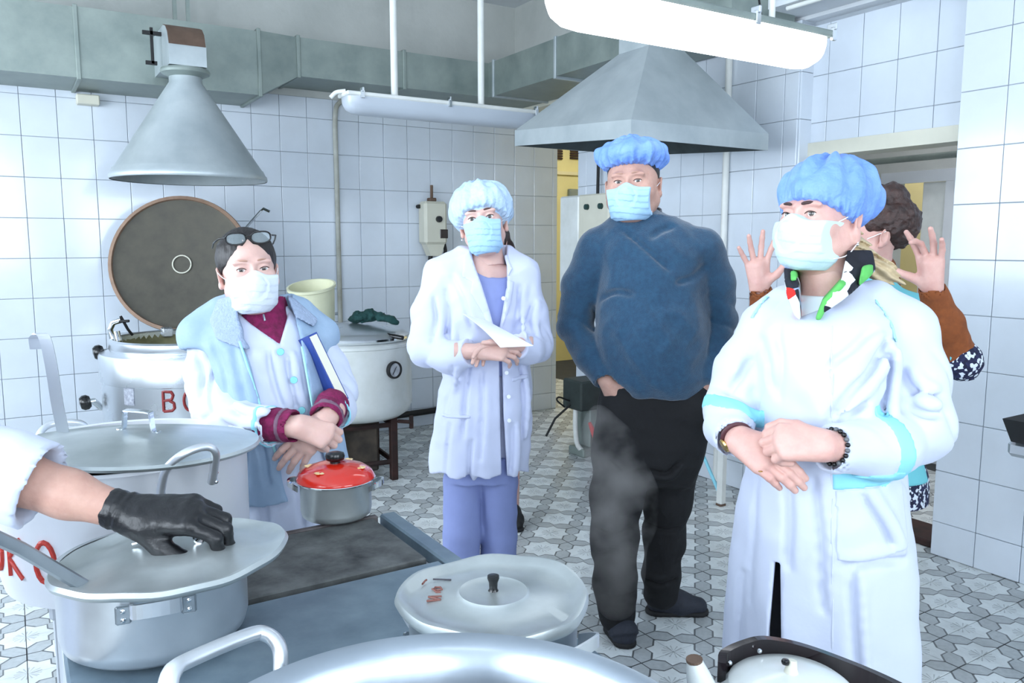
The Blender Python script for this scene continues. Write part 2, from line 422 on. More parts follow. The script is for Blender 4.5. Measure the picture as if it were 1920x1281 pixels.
def tile_field(parent, face, u0, u1, ju, z0, z1, jz, plane, keep=lambda u, v: True):
    """tiles with joints at ju+k*TW and jz+k*TH clipped to the rectangle"""
    def cuts(a, b, j, s):
        k = math.ceil((a-j)/s-1e-6); c = [a]
        while j+k*s < b-1e-6:
            if j+k*s > c[-1]+.02: c.append(j+k*s)
            k += 1
        if b-c[-1] < .02: c[-1] = b
        else: c.append(b)
        return c
    cu, cz = cuts(u0, u1, ju, TW), cuts(z0, z1, jz, TH)
    for a, b in zip(cu, cu[1:]):
        for c, d in zip(cz, cz[1:]):
            if keep((a+b)/2, (c+d)/2): wall_tile(parent, face, (a+b)/2, (c+d)/2, b-a, d-c, plane)
tile_field(wb, 'y', -1.28, 4.17, .121, 0, 2.56, .148, Y1)
# right wall: far pier, part above the door (set back), near part, and the piece above the far opening
XD = 3.83; YJ = 2.98; YN = 2.09; YO = 4.98
wr = struct('wall_right_far', (X1, YJ, 0), (X1+.22, YO, 2.7), GROUT)
tile_field(wr, 'x', YJ, YO, 2.875, 0, 2.7, .165, X1)
for k in range(11):
    za, zb = max(0, .165+.2515*(k-1)), .165+.2515*k
    if zb > 2.7: zb = 2.7
    if zb-za > .02: wall_tile(wr, 'y', (X1+XD)/2+.0, (za+zb)/2, XD-X1, zb-za, YJ)
wd = struct('wall_right_door', (XD, YN, 2.0), (XD+.14, YJ, 2.7), GROUT)
tile_field(wd, 'x', YN, YJ, 2.875, 2.05, 2.68, 2.158, XD)
wn = struct('wall_right_near', (X1, Y0, 0), (X1+.24, YN, 2.7), GROUT)
tile_field(wn, 'x', .7, YN, 1.884, 0, 2.7, .167, X1)
struct('wall_right_upper', (X1+.02, Y0, 2.7), (X1+.24, YO, ZC), PLASTERW)
struct('wall_right_opening', (X1, YO, 2.64), (X1+.22, Y1, ZC), PLASTER)
struct('trim_1', (XD-.03, YN, 1.975), (XD+.14, YJ-.002, 2.05), CREAM)
struct('trim_2', (X1-.03, YO, 2.585), (X1+.2, Y1-.005, 2.64), CREAM)
# soffit beam along the right wall with a cable duct
struct('trim_3', (3.47, Y0, 2.72), (X1+.1, 4.4, 2.95), PLASTERW)
struct('trim_4', (3.44, Y0, 2.95), (X1+.1, 4.4, 2.985), PLASTER)
cd = MB().tube([(3.5, -1, 2.706), (3.5, 2.9, 2.706)], .012).build('cable_conduit', WPAINT, None, 40)
tag(cd, 'thin grey conduit running under the beam on the right', 'conduit')
# hidden sides of the room with windows
def wall_with_windows(name, ax, plane, lo, hi, wins, th):
    b = MB(); z0, z1 = 1.05, 2.85
    def seg(a, c, za, zb):
        if ax == 'x': b.box((min(plane, plane+th), a, za), (max(plane, plane+th), c, zb))
        else: b.box((a, min(plane, plane+th), za), (c, max(plane, plane+th), zb))
    cur = lo
    for a, c in wins: seg(cur, a, 0, ZC); seg(a, c, 0, z0); seg(a, c, z1, ZC); cur = c
    seg(cur, hi, 0, ZC)
    o = b.build(name, PLASTERW); o['kind'] = 'structure'
wall_with_windows('wall_left', 'x', X0, Y0, Y1, LEFT_WIN, -.2)
wall_with_windows('wall_front', 'y', Y0, X0, X1, REAR_WIN, -.2)
def window(n, ax, plane, a, c):
    b = MB(); z0, z1 = 1.05, 2.85; t = .05
    def bar(u0, u1, za, zb):
        if ax == 'x': b.box((plane-.06, u0, za), (plane-.01, u1, zb), .004)
        else: b.box((u0, plane-.06, za), (u1, plane-.01, zb), .004)
    bar(a, a+t, z0, z1); bar(c-t, c, z0, z1); bar(a, c, z0, z0+t); bar(a, c, z1-t, z1)
    mid = (a+c)/2; bar(mid-.03, mid+.03, z0, z1); bar(a, c, 2.25, 2.3)
    o = b.build('window_%d' % n, WPAINT); o['kind'] = 'structure'
for k, (a, c) in enumerate(LEFT_WIN): window(k+1, 'x', X0, a, c)
for k, (a, c) in enumerate(REAR_WIN): window(k+4, 'y', Y0, a, c)
# corridor behind the far opening (yellow) and the small room behind the door
struct('wall_corridor_left', (3.97, Y1+.25, 0), (4.17, 8.3, ZC), PLASTERW)
wy = struct('wall_corridor_end', (4.17, 8.3, 0), (7.2, 8.5, ZC), YELLOW)
struct('wall_corridor_right', (7.0, 4.0, 0), (7.2, 8.3, ZC), PALEYEL)
struct('wall_corridor_near', (X1+.22, YO-.3, 0), (7.2, YO-.1, ZC), PALEYEL)
for px, wdt in ((1048, .05), (1080, .09)):
    p = at(px, 285, 1.0); r = p-CAM; q = CAM+r*(8.29/r[1])
    v = MB(); [v.box((q[0]-wdt, 8.275, q[2]-.09+k*.03), (q[0]+wdt, 8.3, q[2]-.07+k*.03)) for k in range(6)]
    v.build('vent_grille', DKRUST, wy)
r = at(1062, 325, 1.0)-CAM; q = CAM+r*(8.29/r[1]); MB().box((4.3, 8.27, q[2]-.02), (6.9, 8.3, q[2]+.02)).build('cornice', PALEYEL, wy)
r = at(1075, 376, 1.0)-CAM; q = CAM+r*(8.29/r[1]); MB().box((q[0]-.09, 8.24, q[2]-.14), (q[0]+.09, 8.3, q[2]+.14), .01).build('switch_panel', GALV, wy)
r = at(1060, 690, 1.0)-CAM; q = CAM+r*(8.29/r[1]); MB().box((4.3, 8.26, q[2]-.03), (6.9, 8.3, q[2]+.03)).build('dado_rail', WPAINT, wy)
struct('wall_store_back', (XD+.14, 3.72, 0), (5.3, 3.9, ZC), PLASTER)
ws = MB().box((5.3, 3.44, 0), (5.48, 3.72, ZC)).box((5.3, .2, 0), (5.48, 3.0, ZC)).box((5.3, 3.0, 1.93), (5.48, 3.44, ZC)).build('wall_store_side', PLASTER); ws['kind'] = 'structure'
struct('wall_store_near', (XD+.14, .2, 0), (5.3, .4, ZC), PLASTER)
struct('wall_far_room', (6.6, 2.2, 0), (6.7, 4.2, ZC), PALEYEL)
dl = MB().box((5.31, 3.03, .02), (5.34, 3.2, 1.91), .004).build('door_1', WPAINT, None, None); dl['kind'] = 'structure'
MB().box((5.295, 3.06, .95), (5.312, 3.09, 1.05), .003).build('door_handle', GALV, dl)
struct('trim_5', (5.285, 2.96, 0), (5.3, 3.03, 1.909), PLASTERW); struct('trim_6', (5.285, 2.96, 1.91), (5.3, 3.5, 1.99), PLASTERW)
for k, (zz, rr) in enumerate(((2.07, .022), (2.15, .03))):
    tag(MB().tube([(5.22-.1*k, .5, zz), (5.22-.1*k, 3.7, zz)], rr).build('ceiling_pipe', GALV, None, 40),
        ('thin' if k == 0 else 'thicker')+' grey pipe under the ceiling of the room behind the doorway', 'pipe')
tag(MB().box((XD-.05, YN+.01, 0.0), (XD+.2, YJ-.01, .035), .006).build('door_threshold', DKRUST), 'worn brown wooden threshold under the doorway', 'threshold')
def added_ceiling_lamp(loc, label, power, size=(.9, .16), rz=0):
    e = empty('added_ceiling_lamp', loc, rz, label, 'lamp')
    MB().box((-size[0]/2, -size[1]/2, -.03), (size[0]/2, size[1]/2, 0), .005).build('housing', WPAINT, e)
    MB().box((-size[0]/2+.02, -size[1]/2+.02, -.06), (size[0]/2-.02, size[1]/2-.02, -.03), .01).build('diffuser', mat('lamp_on_%d' % power, (255, 255, 255), emit=((250, 250, 255), power)), e)
added_ceiling_lamp((5.6, 6.6, ZC), 'long added lamp lighting the yellow corridor from its ceiling', 34, (1.4, .3))  # unseen lamp added to brighten the corridor
added_ceiling_lamp((4.6, 1.9, ZC), 'added lamp lighting the room behind the doorway from its ceiling', 80, (.9, .2))  # unseen lamp added so the room through the doorway is lighter
added_ceiling_lamp((6.1, 3.3, ZC), 'added lamp lighting the pale yellow far room from its ceiling', 110, (.4, .3))  # unseen lamp added to lift the far room's yellow
# ================================================================== DUCTS, HOODS, LAMPS
def duct_box(name, corners, m=GALV, parent=None):
    """8 corners: bottom 4 then top 4"""
    b = MB(); b.add(corners, [(3, 2, 1, 0), (4, 5, 6, 7), (0, 1, 5, 4), (1, 2, 6, 5), (2, 3, 7, 6), (3, 0, 4, 7)])
    return b.build(name, m, parent)
def bx8(x0, x1, y0, y1, z0, z1): return [(x0, y0, z0), (x1, y0, z0), (x1, y1, z0), (x0, y1, z0), (x0, y0, z1), (x1, y0, z1), (x1, y1, z1), (x0, y1, z1)]
E1 = empty('ventilation_duct', (1.0, 5.6, 2.45), 0, 'long galvanised ventilation duct along the back wall turning the corner', 'duct')
def rel(pts, e): return [tuple(np.array(p)-np.array(e.location)) for p in pts]
YB = Y1-.01
duct_box('duct_section', rel(bx8(-2.2, .42, 5.4, YB, 2.455, 2.85), E1), GALV, E1)
duct_box('duct_section', rel(bx8(.42, 1.46, 5.4, YB, 2.455, 2.855), E1), GALV, E1)
t0, t1 = bx8(1.46, 1.46, 5.4, YB, 2.455, 2.86), bx8(1.73, 1.73, 5.44, YB, 2.61, 2.86)
duct_box('taper', rel([t0[0], t1[0], t1[2], t0[2], t0[4], t1[4], t1[6], t0[6]], E1), GALV, E1)
duct_box('duct_section', rel(bx8(1.73, 2.5, 5.44, YB, 2.61, 2.862), E1), GALV, E1)
duct_box('duct_section', rel(bx8(2.5, X1-.01, 5.44, YB, 2.61, 2.862), E1), GALV, E1)
duct_box('duct_section', rel(bx8(3.2, X1-.04, 4.55, 5.44, 2.61, 2.862), E1), GALV, E1)
duct_box('duct_section', rel(bx8(3.2, X1-.04, 3.0, 4.55, 2.615, 2.866), E1), GALV, E1)
for x, y0, z0, z1 in ((.42, 5.4, 2.455, 2.852), (1.46, 5.4, 2.455, 2.86), (1.73, 5.44, 2.61, 2.862), (2.5, 5.44, 2.61, 2.862)):
    o = MB().box((x-.012, y0-.012, z0-.012), (x+.012, YB, z1+.012), .003).build('seam_flange', GALV, E1); o.location = -np.array(E1.location)
for y in (5.36, 4.55):
    o = MB().box((3.188, y-.012, 2.598), (X1-.03, y+.012, 2.874), .003).build('seam_flange', HOODM, E1); o.location = -np.array(E1.location)
for x, y, m_ in ((1.0, 5.62, GALV), (1.06, 5.52, GALV), (2.5, 5.6, GALV), (3.6, 4.8, GALV)):
    o = MB().box((x-.012, y-.006, 2.85), (x+.012, y+.006, ZC)).build('hanger_strap', m_, E1); o.location = -np.array(E1.location)
tag(MB().box((.43, Y1-.1, 2.37), (.56, Y1-.008, 2.43), .006).build('wall_bracket', CREAM), 'small cream block fixed to the tiles under the duct', 'bracket')

H1 = empty('extractor_hood', (.93, 5.0, 1.86), 0, 'conical grey extractor hood hanging above the open kettle', 'hood')
MB().lathe([(.425, 0), (.43, .006), (.427, .028), (.418, .036), (.408, .06), (.4, .066), (.09, .55), (.088, .6), (.084, .6), (.085, .55), (.395, .06), (.42, .004)], 64).build('cone', HOODM, H1, 50)
MB().lathe([(.088, .58), (.13, .6), (.135, .612), (.13, .624), (.088, .63)], 40).build('collar', GALV, H1, 40)
poly = [(-.1, .63), (-.1, .74), (-.07, .81), (-.02, .85), (.05, .87), (.41, .87), (.41, .64), (.14, .64), (.1, .63)]
MB().prism(poly, -.1, .1, 0).build('elbow', HOODM, H1, 30)
MB().prism([(-.102, .74), (-.072, .812), (-.02, .853), (.05, .874), (.3, .874), (.3, .868), (.05, .865), (-.018, .846), (-.066, .808), (-.095, .74)], -.098, .098, 0).build('rusty_top', RUST, H1, 30)
MB().box((-.16, .1, .66), (-.145, .12, .86)).box((-.19, .1, .655), (-.13, .12, .675)).box((-.2, .1, .82), (-.1, .12, .84)).build('damper_handle', BLACKM, H1)

N_, R_, L_, B_ = (2.487, 2.926, 1.985), (3.425, 2.926, 1.985), (2.487, 3.936, 2.05), (3.425, 3.936, 2.05)
H2 = empty('extractor_hood', (2.95, 3.43, 1.985), 0, 'large pyramid extractor hood hanging over the man in the navy sweater', 'hood')
def off(p, dz): return (p[0], p[1], p[2]+dz)
ap = [(2.83, 3.2, 2.5), (3.07, 3.2, 2.5), (3.07, 3.44, 2.5), (2.83, 3.44, 2.5)]
b4 = [N_, R_, B_, L_]; bt = [off(p, .085) for p in b4]; inn = [tuple(np.array(p)*.985+np.array((2.956, 3.43, p[2]))*.015) for p in b4]
V = b4+bt+ap+inn+[(p[0], p[1], p[2]-.01) for p in ap]
Fc = []
for i in range(4):
    j = (i+1) % 4
    Fc += [(i, j, 4+j, 4+i)]
band = MB().add(V, Fc+[(i+12, (i+1) % 4+12, (i+1) % 4, i) for i in range(4)]); o = band.build('skirt', HOODM, H2); o.location = -np.array(H2.location)
Fc = [(4+i, 4+(i+1) % 4, 8+(i+1) % 4, 8+i) for i in range(4)]+[]
o = MB().add(V, Fc).build('pyramid', HOODM, H2); o.location = -np.array(H2.location)
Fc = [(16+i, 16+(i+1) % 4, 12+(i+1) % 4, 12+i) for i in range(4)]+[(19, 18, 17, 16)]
o = MB().add(V, [f[::-1] for f in Fc]).build('inner_lining', mat('shade_toned_lining', (74, 84, 86), .6, .4, var=.35, vscale=7, rgb2=(52, 60, 62)), H2); o.location = -np.array(H2.location)  # shade under the hood put into a darker metal colour
duct_box('neck', rel(bx8(2.83, 3.07, 3.2, 3.44, 2.49, 2.74), H2), HOODM, H2)
duct_box('branch', rel(bx8(3.07, 3.2, 3.2, 3.44, 2.63, 2.74), H2), HOODM, H2)

def tube_lamp(name, c, length, lit, label, h=.1, wd=.13):
    e = empty(name, c, 0, label, 'lamp')
    prof = []
    for k in range(13):
        a = math.pi*k/12; prof.append((-wd/2*math.cos(a), -h*math.sin(a)**.6))
    b = MB(); n = 16; V = []; Fc = []
    secs = [(-length/2, .02), (-length/2+.005, .55), (-length/2+.02, .8), (-length/2+.05, .95), (-length/2+.1, 1), (length/2-.1, 1), (length/2-.05, .95), (length/2-.02, .8), (length/2-.005, .55), (length/2, .02)]
    for x, s_ in secs:
        for y, z in prof: V.append((x, y*(.5+.5*s_), z*s_))
    m_ = len(prof)
    for i in range(len(secs)-1):
        for k in range(m_-1): Fc.append((i*m_+k, i*m_+k+1, (i+1)*m_+k+1, (i+1)*m_+k))
    b.add(V, [f[::-1] for f in Fc])
    b.build('diffuser', LAMPON if lit else GLASSL, e, 60)
    MB().box((-length/2-.01, -wd/2-.006, -.002), (length/2+.01, wd/2+.006, .022), .006).build('housing', GALV if lit else WPAINT, e)
    for x in ((-length/2+.08, length/2-.4, length/2) if lit else (-length/2+.08, 0, length/2-.01)):
        MB().box((x-.012, -wd/2-.014, -.015), (x+.012, -wd/2+.002, .03), .003).box((x-.006, -wd/2-.02, .02), (x+.006, -wd/2+.02, .045), .003).build('clip', CHROME, e)
    return e
LAMPON = mat('lamp_tube_on', (255, 255, 255), emit=((248, 251, 255), 3.2))
lampY = 2.0
T1 = tube_lamp('fluorescent_lamp', (1.985, lampY, 2.24), 1.17, True, 'lit fluorescent lamp with a glowing white cover at the top', .11, .15)
for x in (-.35, .35): MB().tube([(x, 0, .02), (x, 0, ZC-2.235)], .011).build('hanger_rod', WPAINT, T1, 40)
MB().tube(smoothpath([(.3, .0, .03), (.32, .05, .2), (.28, .05, .5), (.3, 0, ZC-2.235)]), .004).build('cable', BLACKP, T1, 40)
T2 = tube_lamp('fluorescent_lamp', (2.33, 4.5, 2.335), 1.28, False, 'unlit fluorescent lamp hung on two white pipes by the back wall', .1, .15)
for px in (740, 902):
    p = at(px, 185, 1.0)-CAM; x = p[0]/p[1]*4.5-2.33
    MB().tube([(x, 0, .02), (x, 0, ZC-2.335)], .021).build('hanger_pipe', WPAINT, T2, 40); MB().box((x-.05, -.03, .018), (x+.05, .03, .03), .004).build('hanger_plate', DKRUST, T2)
MB().tube(smoothpath([(-.63, 0, .03), (-.68, .02, .02), (-.71, .03, -.01)]), .012).build('end_bracket', WPAINT, T2, 40)
T_FILL = tube_lamp('fluorescent_lamp', (-.6, -.4, 2.9), 1.26, True, 'added fluorescent lamp giving fill light near the windows, outside the picture', .11, .15)  # out-of-view lamp added as fill light for the room
for x in (-.35, .35): MB().tube([(x, 0, .02), (x, 0, ZC-2.9)], .011).build('hanger_rod', WPAINT, T_FILL, 40)
# pipes and electrics
tag(MB().tube(smoothpath([(2.8, 5.86, 2.6), (2.3, 5.86, 2.58), (2.17, 5.87, 2.54), (2.13, 5.87, 2.42), (2.13, 5.87, 2.0), (2.13, 5.87, 1.2), (2.13, 5.87, .3), (2.13, 5.87, .02)]), .018).build('wall_pipe', mat('stained_pipe', (188, 190, 182), .6, var=.4, vscale=5, rgb2=(140, 138, 124)), None, 40), 'stained vertical pipe climbing the tiled back wall to the duct', 'pipe')
tag(MB().tube([(X1-.03, 3.47, 2.7), (X1-.03, 3.47, .02)], .02).build('wall_pipe', WPAINT, None, 40), 'white vertical pipe on the right wall behind the pyramid hood', 'pipe')
tag(MB().tube(smoothpath([(1.3, 5.84, .12), (2.2, 5.84, .12), (2.9, 5.84, .13), (3.1, 5.84, .15)]), .025).build('floor_pipe', BLACKM, None, 40), 'dark pipe running low along the back wall', 'pipe')
EB = empty('switch_box', (2.9, Y1-.02, 1.66), 0, 'cream electrical box with black knob on the back wall', 'electrical box')
MB().box((-.1, -.13, -.17), (.1, .0, .17), .02).build('case', CREAM, EB)
MB().lathe([(0, 0), (.026, 0), (.024, .02), (0, .022)], 20, R=rotm('X', 90), c=(0.02, -.13, .03)).build('knob', BLACKP, EB, 40)
MB().box((.03, -.136, -.12), (.1, -.128, -.05), .003).build('display', mat('dark_display', (40, 26, 24), .2), EB)
MB().box((-.03, -.08, .17), (.03, -.02, .2), .006).tube([(0, -.05, .2), (0, -.05, .3)], .012).build('conduit', RUST, EB)
MB().prism([(-.08, -.17), (.08, -.17), (.05, -.26), (-.04, -.26)], -.11, -.02, 1).build('base', CREAM, EB)
MB().tube(smoothpath([(-.02, -.06, -.25), (-.03, -.06, -.33), (-.04, -.03, -.4)]), .018).tube(smoothpath([(.09, -.08, -.15), (.1, -.08, -.24), (.04, -.07, -.34), (.0, -.05, -.42)]), .014).build('cable', BLACKM, EB, 40)
for x, z in ((-.11, .13), (.11, .15)): MB().lathe([(0, 0), (.016, 0), (.016, .03), (0, .03)], 14, R=rotm('X', 90), c=(x, -.02, z)).build('bolt', BLACKM, EB)
E2 = empty('switch_box', (X1-.01, 4.72, 1.55), 0, 'white control box with green buttons behind the man in the sweater', 'electrical box')
MB().box((-.14, .06, -.42), (0, .3, .3), .012).build('case', ENAMEL, E2); MB().box((-.15, -.3, -.42), (0, .05, .3), .01).build('door', CREAM, E2)
for y in (-.06, -.22): MB().lathe([(0, 0), (.022, 0), (.02, .02), (0, .022)], 18, R=rotm('Y', -90), c=(-.15, y, .21)).build('button', mat('green_button', (20, 56, 52), .3), E2, 40)
MB().tube(smoothpath([(-.05, -.05, .3), (-.04, -.04, .5), (-.05, -.05, .7), (-.04, -.05, 1.05)]), .012).build('cable', BLACKM, E2, 40)
# ================================================================== KETTLES
GL = {'В': [[(0, 0), (0, 1), (.4, .97), (.48, .8), (.4, .58), (0, .53)], [(.3, .53), (.5, .4), (.52, .15), (.4, .02), (0, 0)]],
      'О': [[(.28+.26*math.cos(t*math.pi/8), .5+.5*math.sin(t*math.pi/8)) for t in range(17)]],
      'Д': [[(.1, .05), (.2, .6), (.3, 1), (.45, .6), (.5, .05)], [(0, -.1), (0, .05), (.6, .05), (.6, -.1)]],
      'А': [[(0, 0), (.28, 1), (.56, 0)], [(.1, .35), (.46, .35)]],
      'М': [[(0, 0), (.05, 1), (.28, .4), (.5, 1), (.56, 0)]], 'Л': [[(0, 0), (.12, .1), (.25, 1), (.45, 1), (.5, 0)]],
      'К': [[(0, 0), (0, 1)], [(.48, 1), (0, .45), (.5, 0)]]}
def write_on_cylinder(text, R, th0, z0, size, m, parent, r=.006, adv=.8):
    b = MB(); u = 0
    for ch in text:
        for st in GL[ch]:
            pts = []
            for k in range(len(st)-1):
                for t in range(4):
                    f = t/4; pts.append((st[k][0]*(1-f)+st[k+1][0]*f, st[k][1]*(1-f)+st[k+1][1]*f))
            pts.append(st[-1])
            P = []
            for a, v in pts:
                th = th0+(u+a*size)/R; P.append(((R+.0005)*math.cos(th), (R+.0005)*math.sin(th), z0+v*size))
            b.tube(P, r, 6, flat=(1, 1))
        u += size*adv
    return b.build('lettering', m, parent, 60)
KX, KY, KR = .86, 4.86, .47
def tocam(x, y): return math.atan2(-y, -x)
K1 = empty('cooking_kettle', (KX, KY, 0), 0, 'round steel cooking kettle with its lid open and red letters', 'kettle')
MB().lathe([(.44, .16), (KR-.01, .2), (KR, .26), (KR, .745), (KR+.008, .75), (KR+.008, .885), (KR, .9), (KR-.05, .915), (.425, .925), (.42, .965), (.405, .975), (.395, .965), (.395, .93)], 72).build('body', STEEL, K1, 35)
MB().lathe([(.396, .968), (.39, .8), (.33, .62), (.2, .54), (0, .52)], 64, cap=False).build('bowl', KETIN, K1, 60)
MB().lathe([(.39, .0), (.39, .16), (.3, .16), (.3, 0)], 48).build('pedestal', GALV, K1, 40)
tc = tocam(KX, KY)
write_on_cylinder('ВОДА', KR, tc-.31, .628, .105, DKRED, K1, .008, .95)
th = tc-.72; st = MB().box((-.033, -.002, -.045), (.033, .002, .045), .001).build('sticker', mat('sticker', (176, 180, 190), .5, var=.5, vscale=60, rgb2=(110, 114, 126)), K1)
st.location = (KR*math.cos(th), KR*math.sin(th), .7); st.rotation_euler = (0, 0, th+math.pi/2)
# lid, swung open
lc = at(340, 495, 1.0)-CAM; lc = CAM+lc*(5.42/lc[1])
nrm = np.array((-.40, -.9, .18)); nrm /= np.linalg.norm(nrm)
ux = np.cross((0, 0, 1), nrm); ux /= np.linalg.norm(ux); uy = np.cross(nrm, ux); RL = np.stack([ux, uy, nrm], 1)
lidc = lc-np.array((KX, KY, 0))
MB().lathe([(.425, 0), (.425, -.03), (.4, -.045), (.2, -.1), (0, -.11)], 64, lidc, RL, cap=False).build('lid', STEEL, K1, 40)
MB().lathe([(.432, -.03), (.436, 0), (.432, .02), (.412, .022), (.408, 0)], 64, lidc, RL).build('lid_gasket', BROWNRIM, K1, 40)
MB().lathe([(.41, .004), (.38, -.004), (0.06, -.02), (0, -.02)], 64, lidc, RL, cap=False).build('lid_inner_face', LIDIN, K1, 60)
MB().tube([tuple(lidc+RL@np.array((.056*math.cos(a*.25)-.0, .056*math.sin(a*.25)+.0, -.012))) for a in range(26)], .0045, 8, closed=False).build('lid_ring', CREAM, K1, 40)
hp = [lidc+RL@np.array(p) for p in ((.37, .2, 0), (.43, .27, .01), (.49, .335, .02), (.51, .35, .03), (.55, .33, .03))]
MB().tube(hp, .009, 8).build('lid_hook', CHROME, K1, 40)
hb = lidc+RL@np.array((-.1, -.43, 0))
for dx in (0, .19): MB().box((-.09+dx, .36, .93), (-.03+dx, .44, .99), .008).tube([tuple(hb+np.array((dx, 0, 0))), (-.06+dx, .4, .96)], .014).build('hinge', STEEL, K1, 40)
def knobvalve(px, py, d, pts, r):
    c = at(px, py, d)-np.array((KX, KY, 0)); b = MB(); b.lathe([(0, -.03), (.03, -.026), (.042, -.01), (.042, .01), (.03, .026), (0, .03)], 20, c, rotm('Y', 80)); b.build('valve_knob', BLACKP, K1, 40)
    MB().tube([tuple(c)]+[tuple(at(x, y, dd)-np.array((KX, KY, 0))) for x, y, dd in pts], r).build('valve_stem', CHROME, K1, 40)
knobvalve(185, 661, 4.42, [(205, 659, 4.45), (232, 660, 4.5)], .018)
knobvalve(160, 755, 4.35, [(175, 752, 4.38), (190, 765, 4.45)], .018)
for pts, r in ([[(212, 640, 4.45), (206, 618, 4.45), (212, 605, 4.45), (228, 600, 4.45)], .017], [[(218, 640, 4.5), (214, 622, 4.5)], .03], [[(226, 593, 4.45), (240, 618, 4.47), (248, 628, 4.5)], .008], [[(224, 603, 4.42), (242, 602, 4.42)], .008]):
    MB().tube([tuple(at(x, y, d)-np.array((KX, KY, 0))) for x, y, d in pts], r).build('faucet', CHROME if r > .01 else BLACKM, K1, 40)

K2X, K2Y = 1.83, 4.82
K2 = empty('cooking_kettle', (K2X, K2Y, 0), 0, 'white enamelled cooking kettle on a rusty stand with its lid closed', 'kettle')
R2 = .368
MB().lathe([(0, .39), (.2, .395), (.3, .41), (.345, .44), (R2, .49), (R2, .86), (R2+.006, .865), (R2+.006, .88), (.33, .9), (0, .9)], 64).build('body', ENAMEL, K2, 40)
MB().lathe([(.345, .895), (.35, .9), (.35, .925), (.325, .945), (.3, .955), (.15, .99), (0, 1.005)], 64).build('lid', STEEL, K2, 45)
MB().lathe([(.353, .9), (.36, .91), (.353, .922), (.345, .91)], 64).build('lid_band', CHROME, K2, 40)
fr = MB()
for a in (0, 90, 180, 270):
    x, y = .27*math.cos(math.radians(a+40)), .27*math.sin(math.radians(a+40))
    fr2 = MB().box((x-.022, y-.022, 0), (x+.022, y+.022, .42), .004); fr2.build('leg', DKRUST, K2)
for zz in (.36, .12):
    pts = [(.27*math.cos(math.radians(a+40)), .27*math.sin(math.radians(a+40)), zz) for a in (0, 90, 180, 270)]
    fr.tube(pts+[pts[0]], .018, 6)
fr.build('stand_frame', DKRUST, K2)
thb = tocam(K2X, K2Y)
MB().box((-.2, -.16, .07), (.14, .16, .39), .01, R=rotm('Z', math.degrees(thb)+90), c=(0, 0, 0)).build('burner_box', mat('burner_box', (76, 66, 56), .8, .2, var=.6, vscale=9, rgb2=(38, 34, 30)), K2)
def oncyl(px, R, x0, y0, zz):   # angle on cylinder for a pixel column
    d = math.hypot(x0, y0); ang = math.atan2(x0, y0)-YAW; pc = CX+F_PX*math.tan(ang)
    return tocam(x0, y0)+math.asin(max(-.99, min(.99, (px-pc)/(F_PX*R/d))))
tg = oncyl(727, R2, K2X, K2Y, .75); RG = rotm('Z', math.degrees(tg))@rotm('Y', 90)
cg = (R2*math.cos(tg), R2*math.sin(tg), .735)
MB().lathe([(.05, 0), (.055, .015), (.052, .03), (.044, .03), (.042, .02)], 32, cg, RG).build('gauge_ring', BLACKM, K2, 40)
MB().lathe([(.044, .021), (0, .021)], 32, cg, RG).build('gauge_dial', PAPER, K2)
MB().tube([tuple(np.array(cg)+RG@np.array((-.02, .012, .024))), tuple(np.array(cg)+RG@np.array((.026, -.018, .024)))], .002, 6).build('gauge_needle', BLACKP, K2)
MB().tube([(.3*math.cos(thb+.75), .3*math.sin(thb+.75), .94), (.42*math.cos(thb+.78), .42*math.sin(thb+.78), .93)], .014).build('lid_handle', BLACKP, K2, 40)
MB().tube([(-.02, .32, .93), (-.02, .36, 1.03), (.03, .36, 1.03)], .012).build('vent_valve', CHROME, K2, 40)
lg = at(762, 768, 1)-CAM; MB().tube([(.3*math.cos(thb+1.1), .3*math.sin(thb+1.1), .38), (.4*math.cos(thb+1.1), .4*math.sin(thb+1.1), .38)], .012).box((.39*math.cos(thb+1.1)-.01, .39*math.sin(thb+1.1)-.01, .34), (.39*math.cos(thb+1.1)+.01, .39*math.sin(thb+1.1)+.01, .42)).build('drain_tap', DKRUST, K2)
# bucket and green cloth on the lid
bc = at(598, 622, 4.92); Rb = rotm('Y', -10)@rotm('X', 10)
BK = MB().lathe([(0, 0), (.105, 0), (.11, .01), (.138, .24), (.148, .245), (.148, .26), (.136, .26), (.105, .02), (0, .015)], 48, (0, 0, 0), Rb).build('plastic_bucket', BUCKETM, None, 40)
BK.location = bc+np.array((0.0, 0.03, .035)); tag(BK, 'cream plastic bucket tilted on the edge of the white kettle', 'bucket')
# ================================================================== STOVE AND POTS
SZ = .85
ST = empty('kitchen_stove', (.395, .95, 0), 0, 'long kitchen stove with blue-grey sheet top and a blackened cast-iron plate', 'stove')
SX0, SX1, SYa, SYb = -.36, .365, -.8, .80
MB().box((SX0, SYa, .1), (SX1, SYb, .82), .006).build('body', STOVEBODY, ST)
MB().box((SX0, SYa, .82), (SX1-.045, .474, SZ), .004).build('sheet_top', STOVETOP, ST)
MB().box((SX1-.04, SYa, .82), (SX1, SYb, SZ+.002), .004).build('side_rim', STOVETOP, ST)
MB().box((SX0+.01, .49, .82), (SX1-.065, .775, SZ+.004), .003).build('hot_plate', STOVEPLATE, ST)
MB().box((SX0, .782, .82), (SX1-.05, SYb, SZ+.004), .003).build('back_rim', STOVERIM, ST)
for x in (SX0+.03, SX1-.03):
    for y in (SYa+.04, SYb-.04): MB().box((x-.02, y-.02, 0), (x+.02, y+.02, .1)).build('foot', BLACKM, ST)
for k, y in enumerate((-.5, .05)): MB().box((SX0-.012, y-.2, .3), (SX0, y+.25, .72), .004).build('oven_door', STOVEBODY, ST)
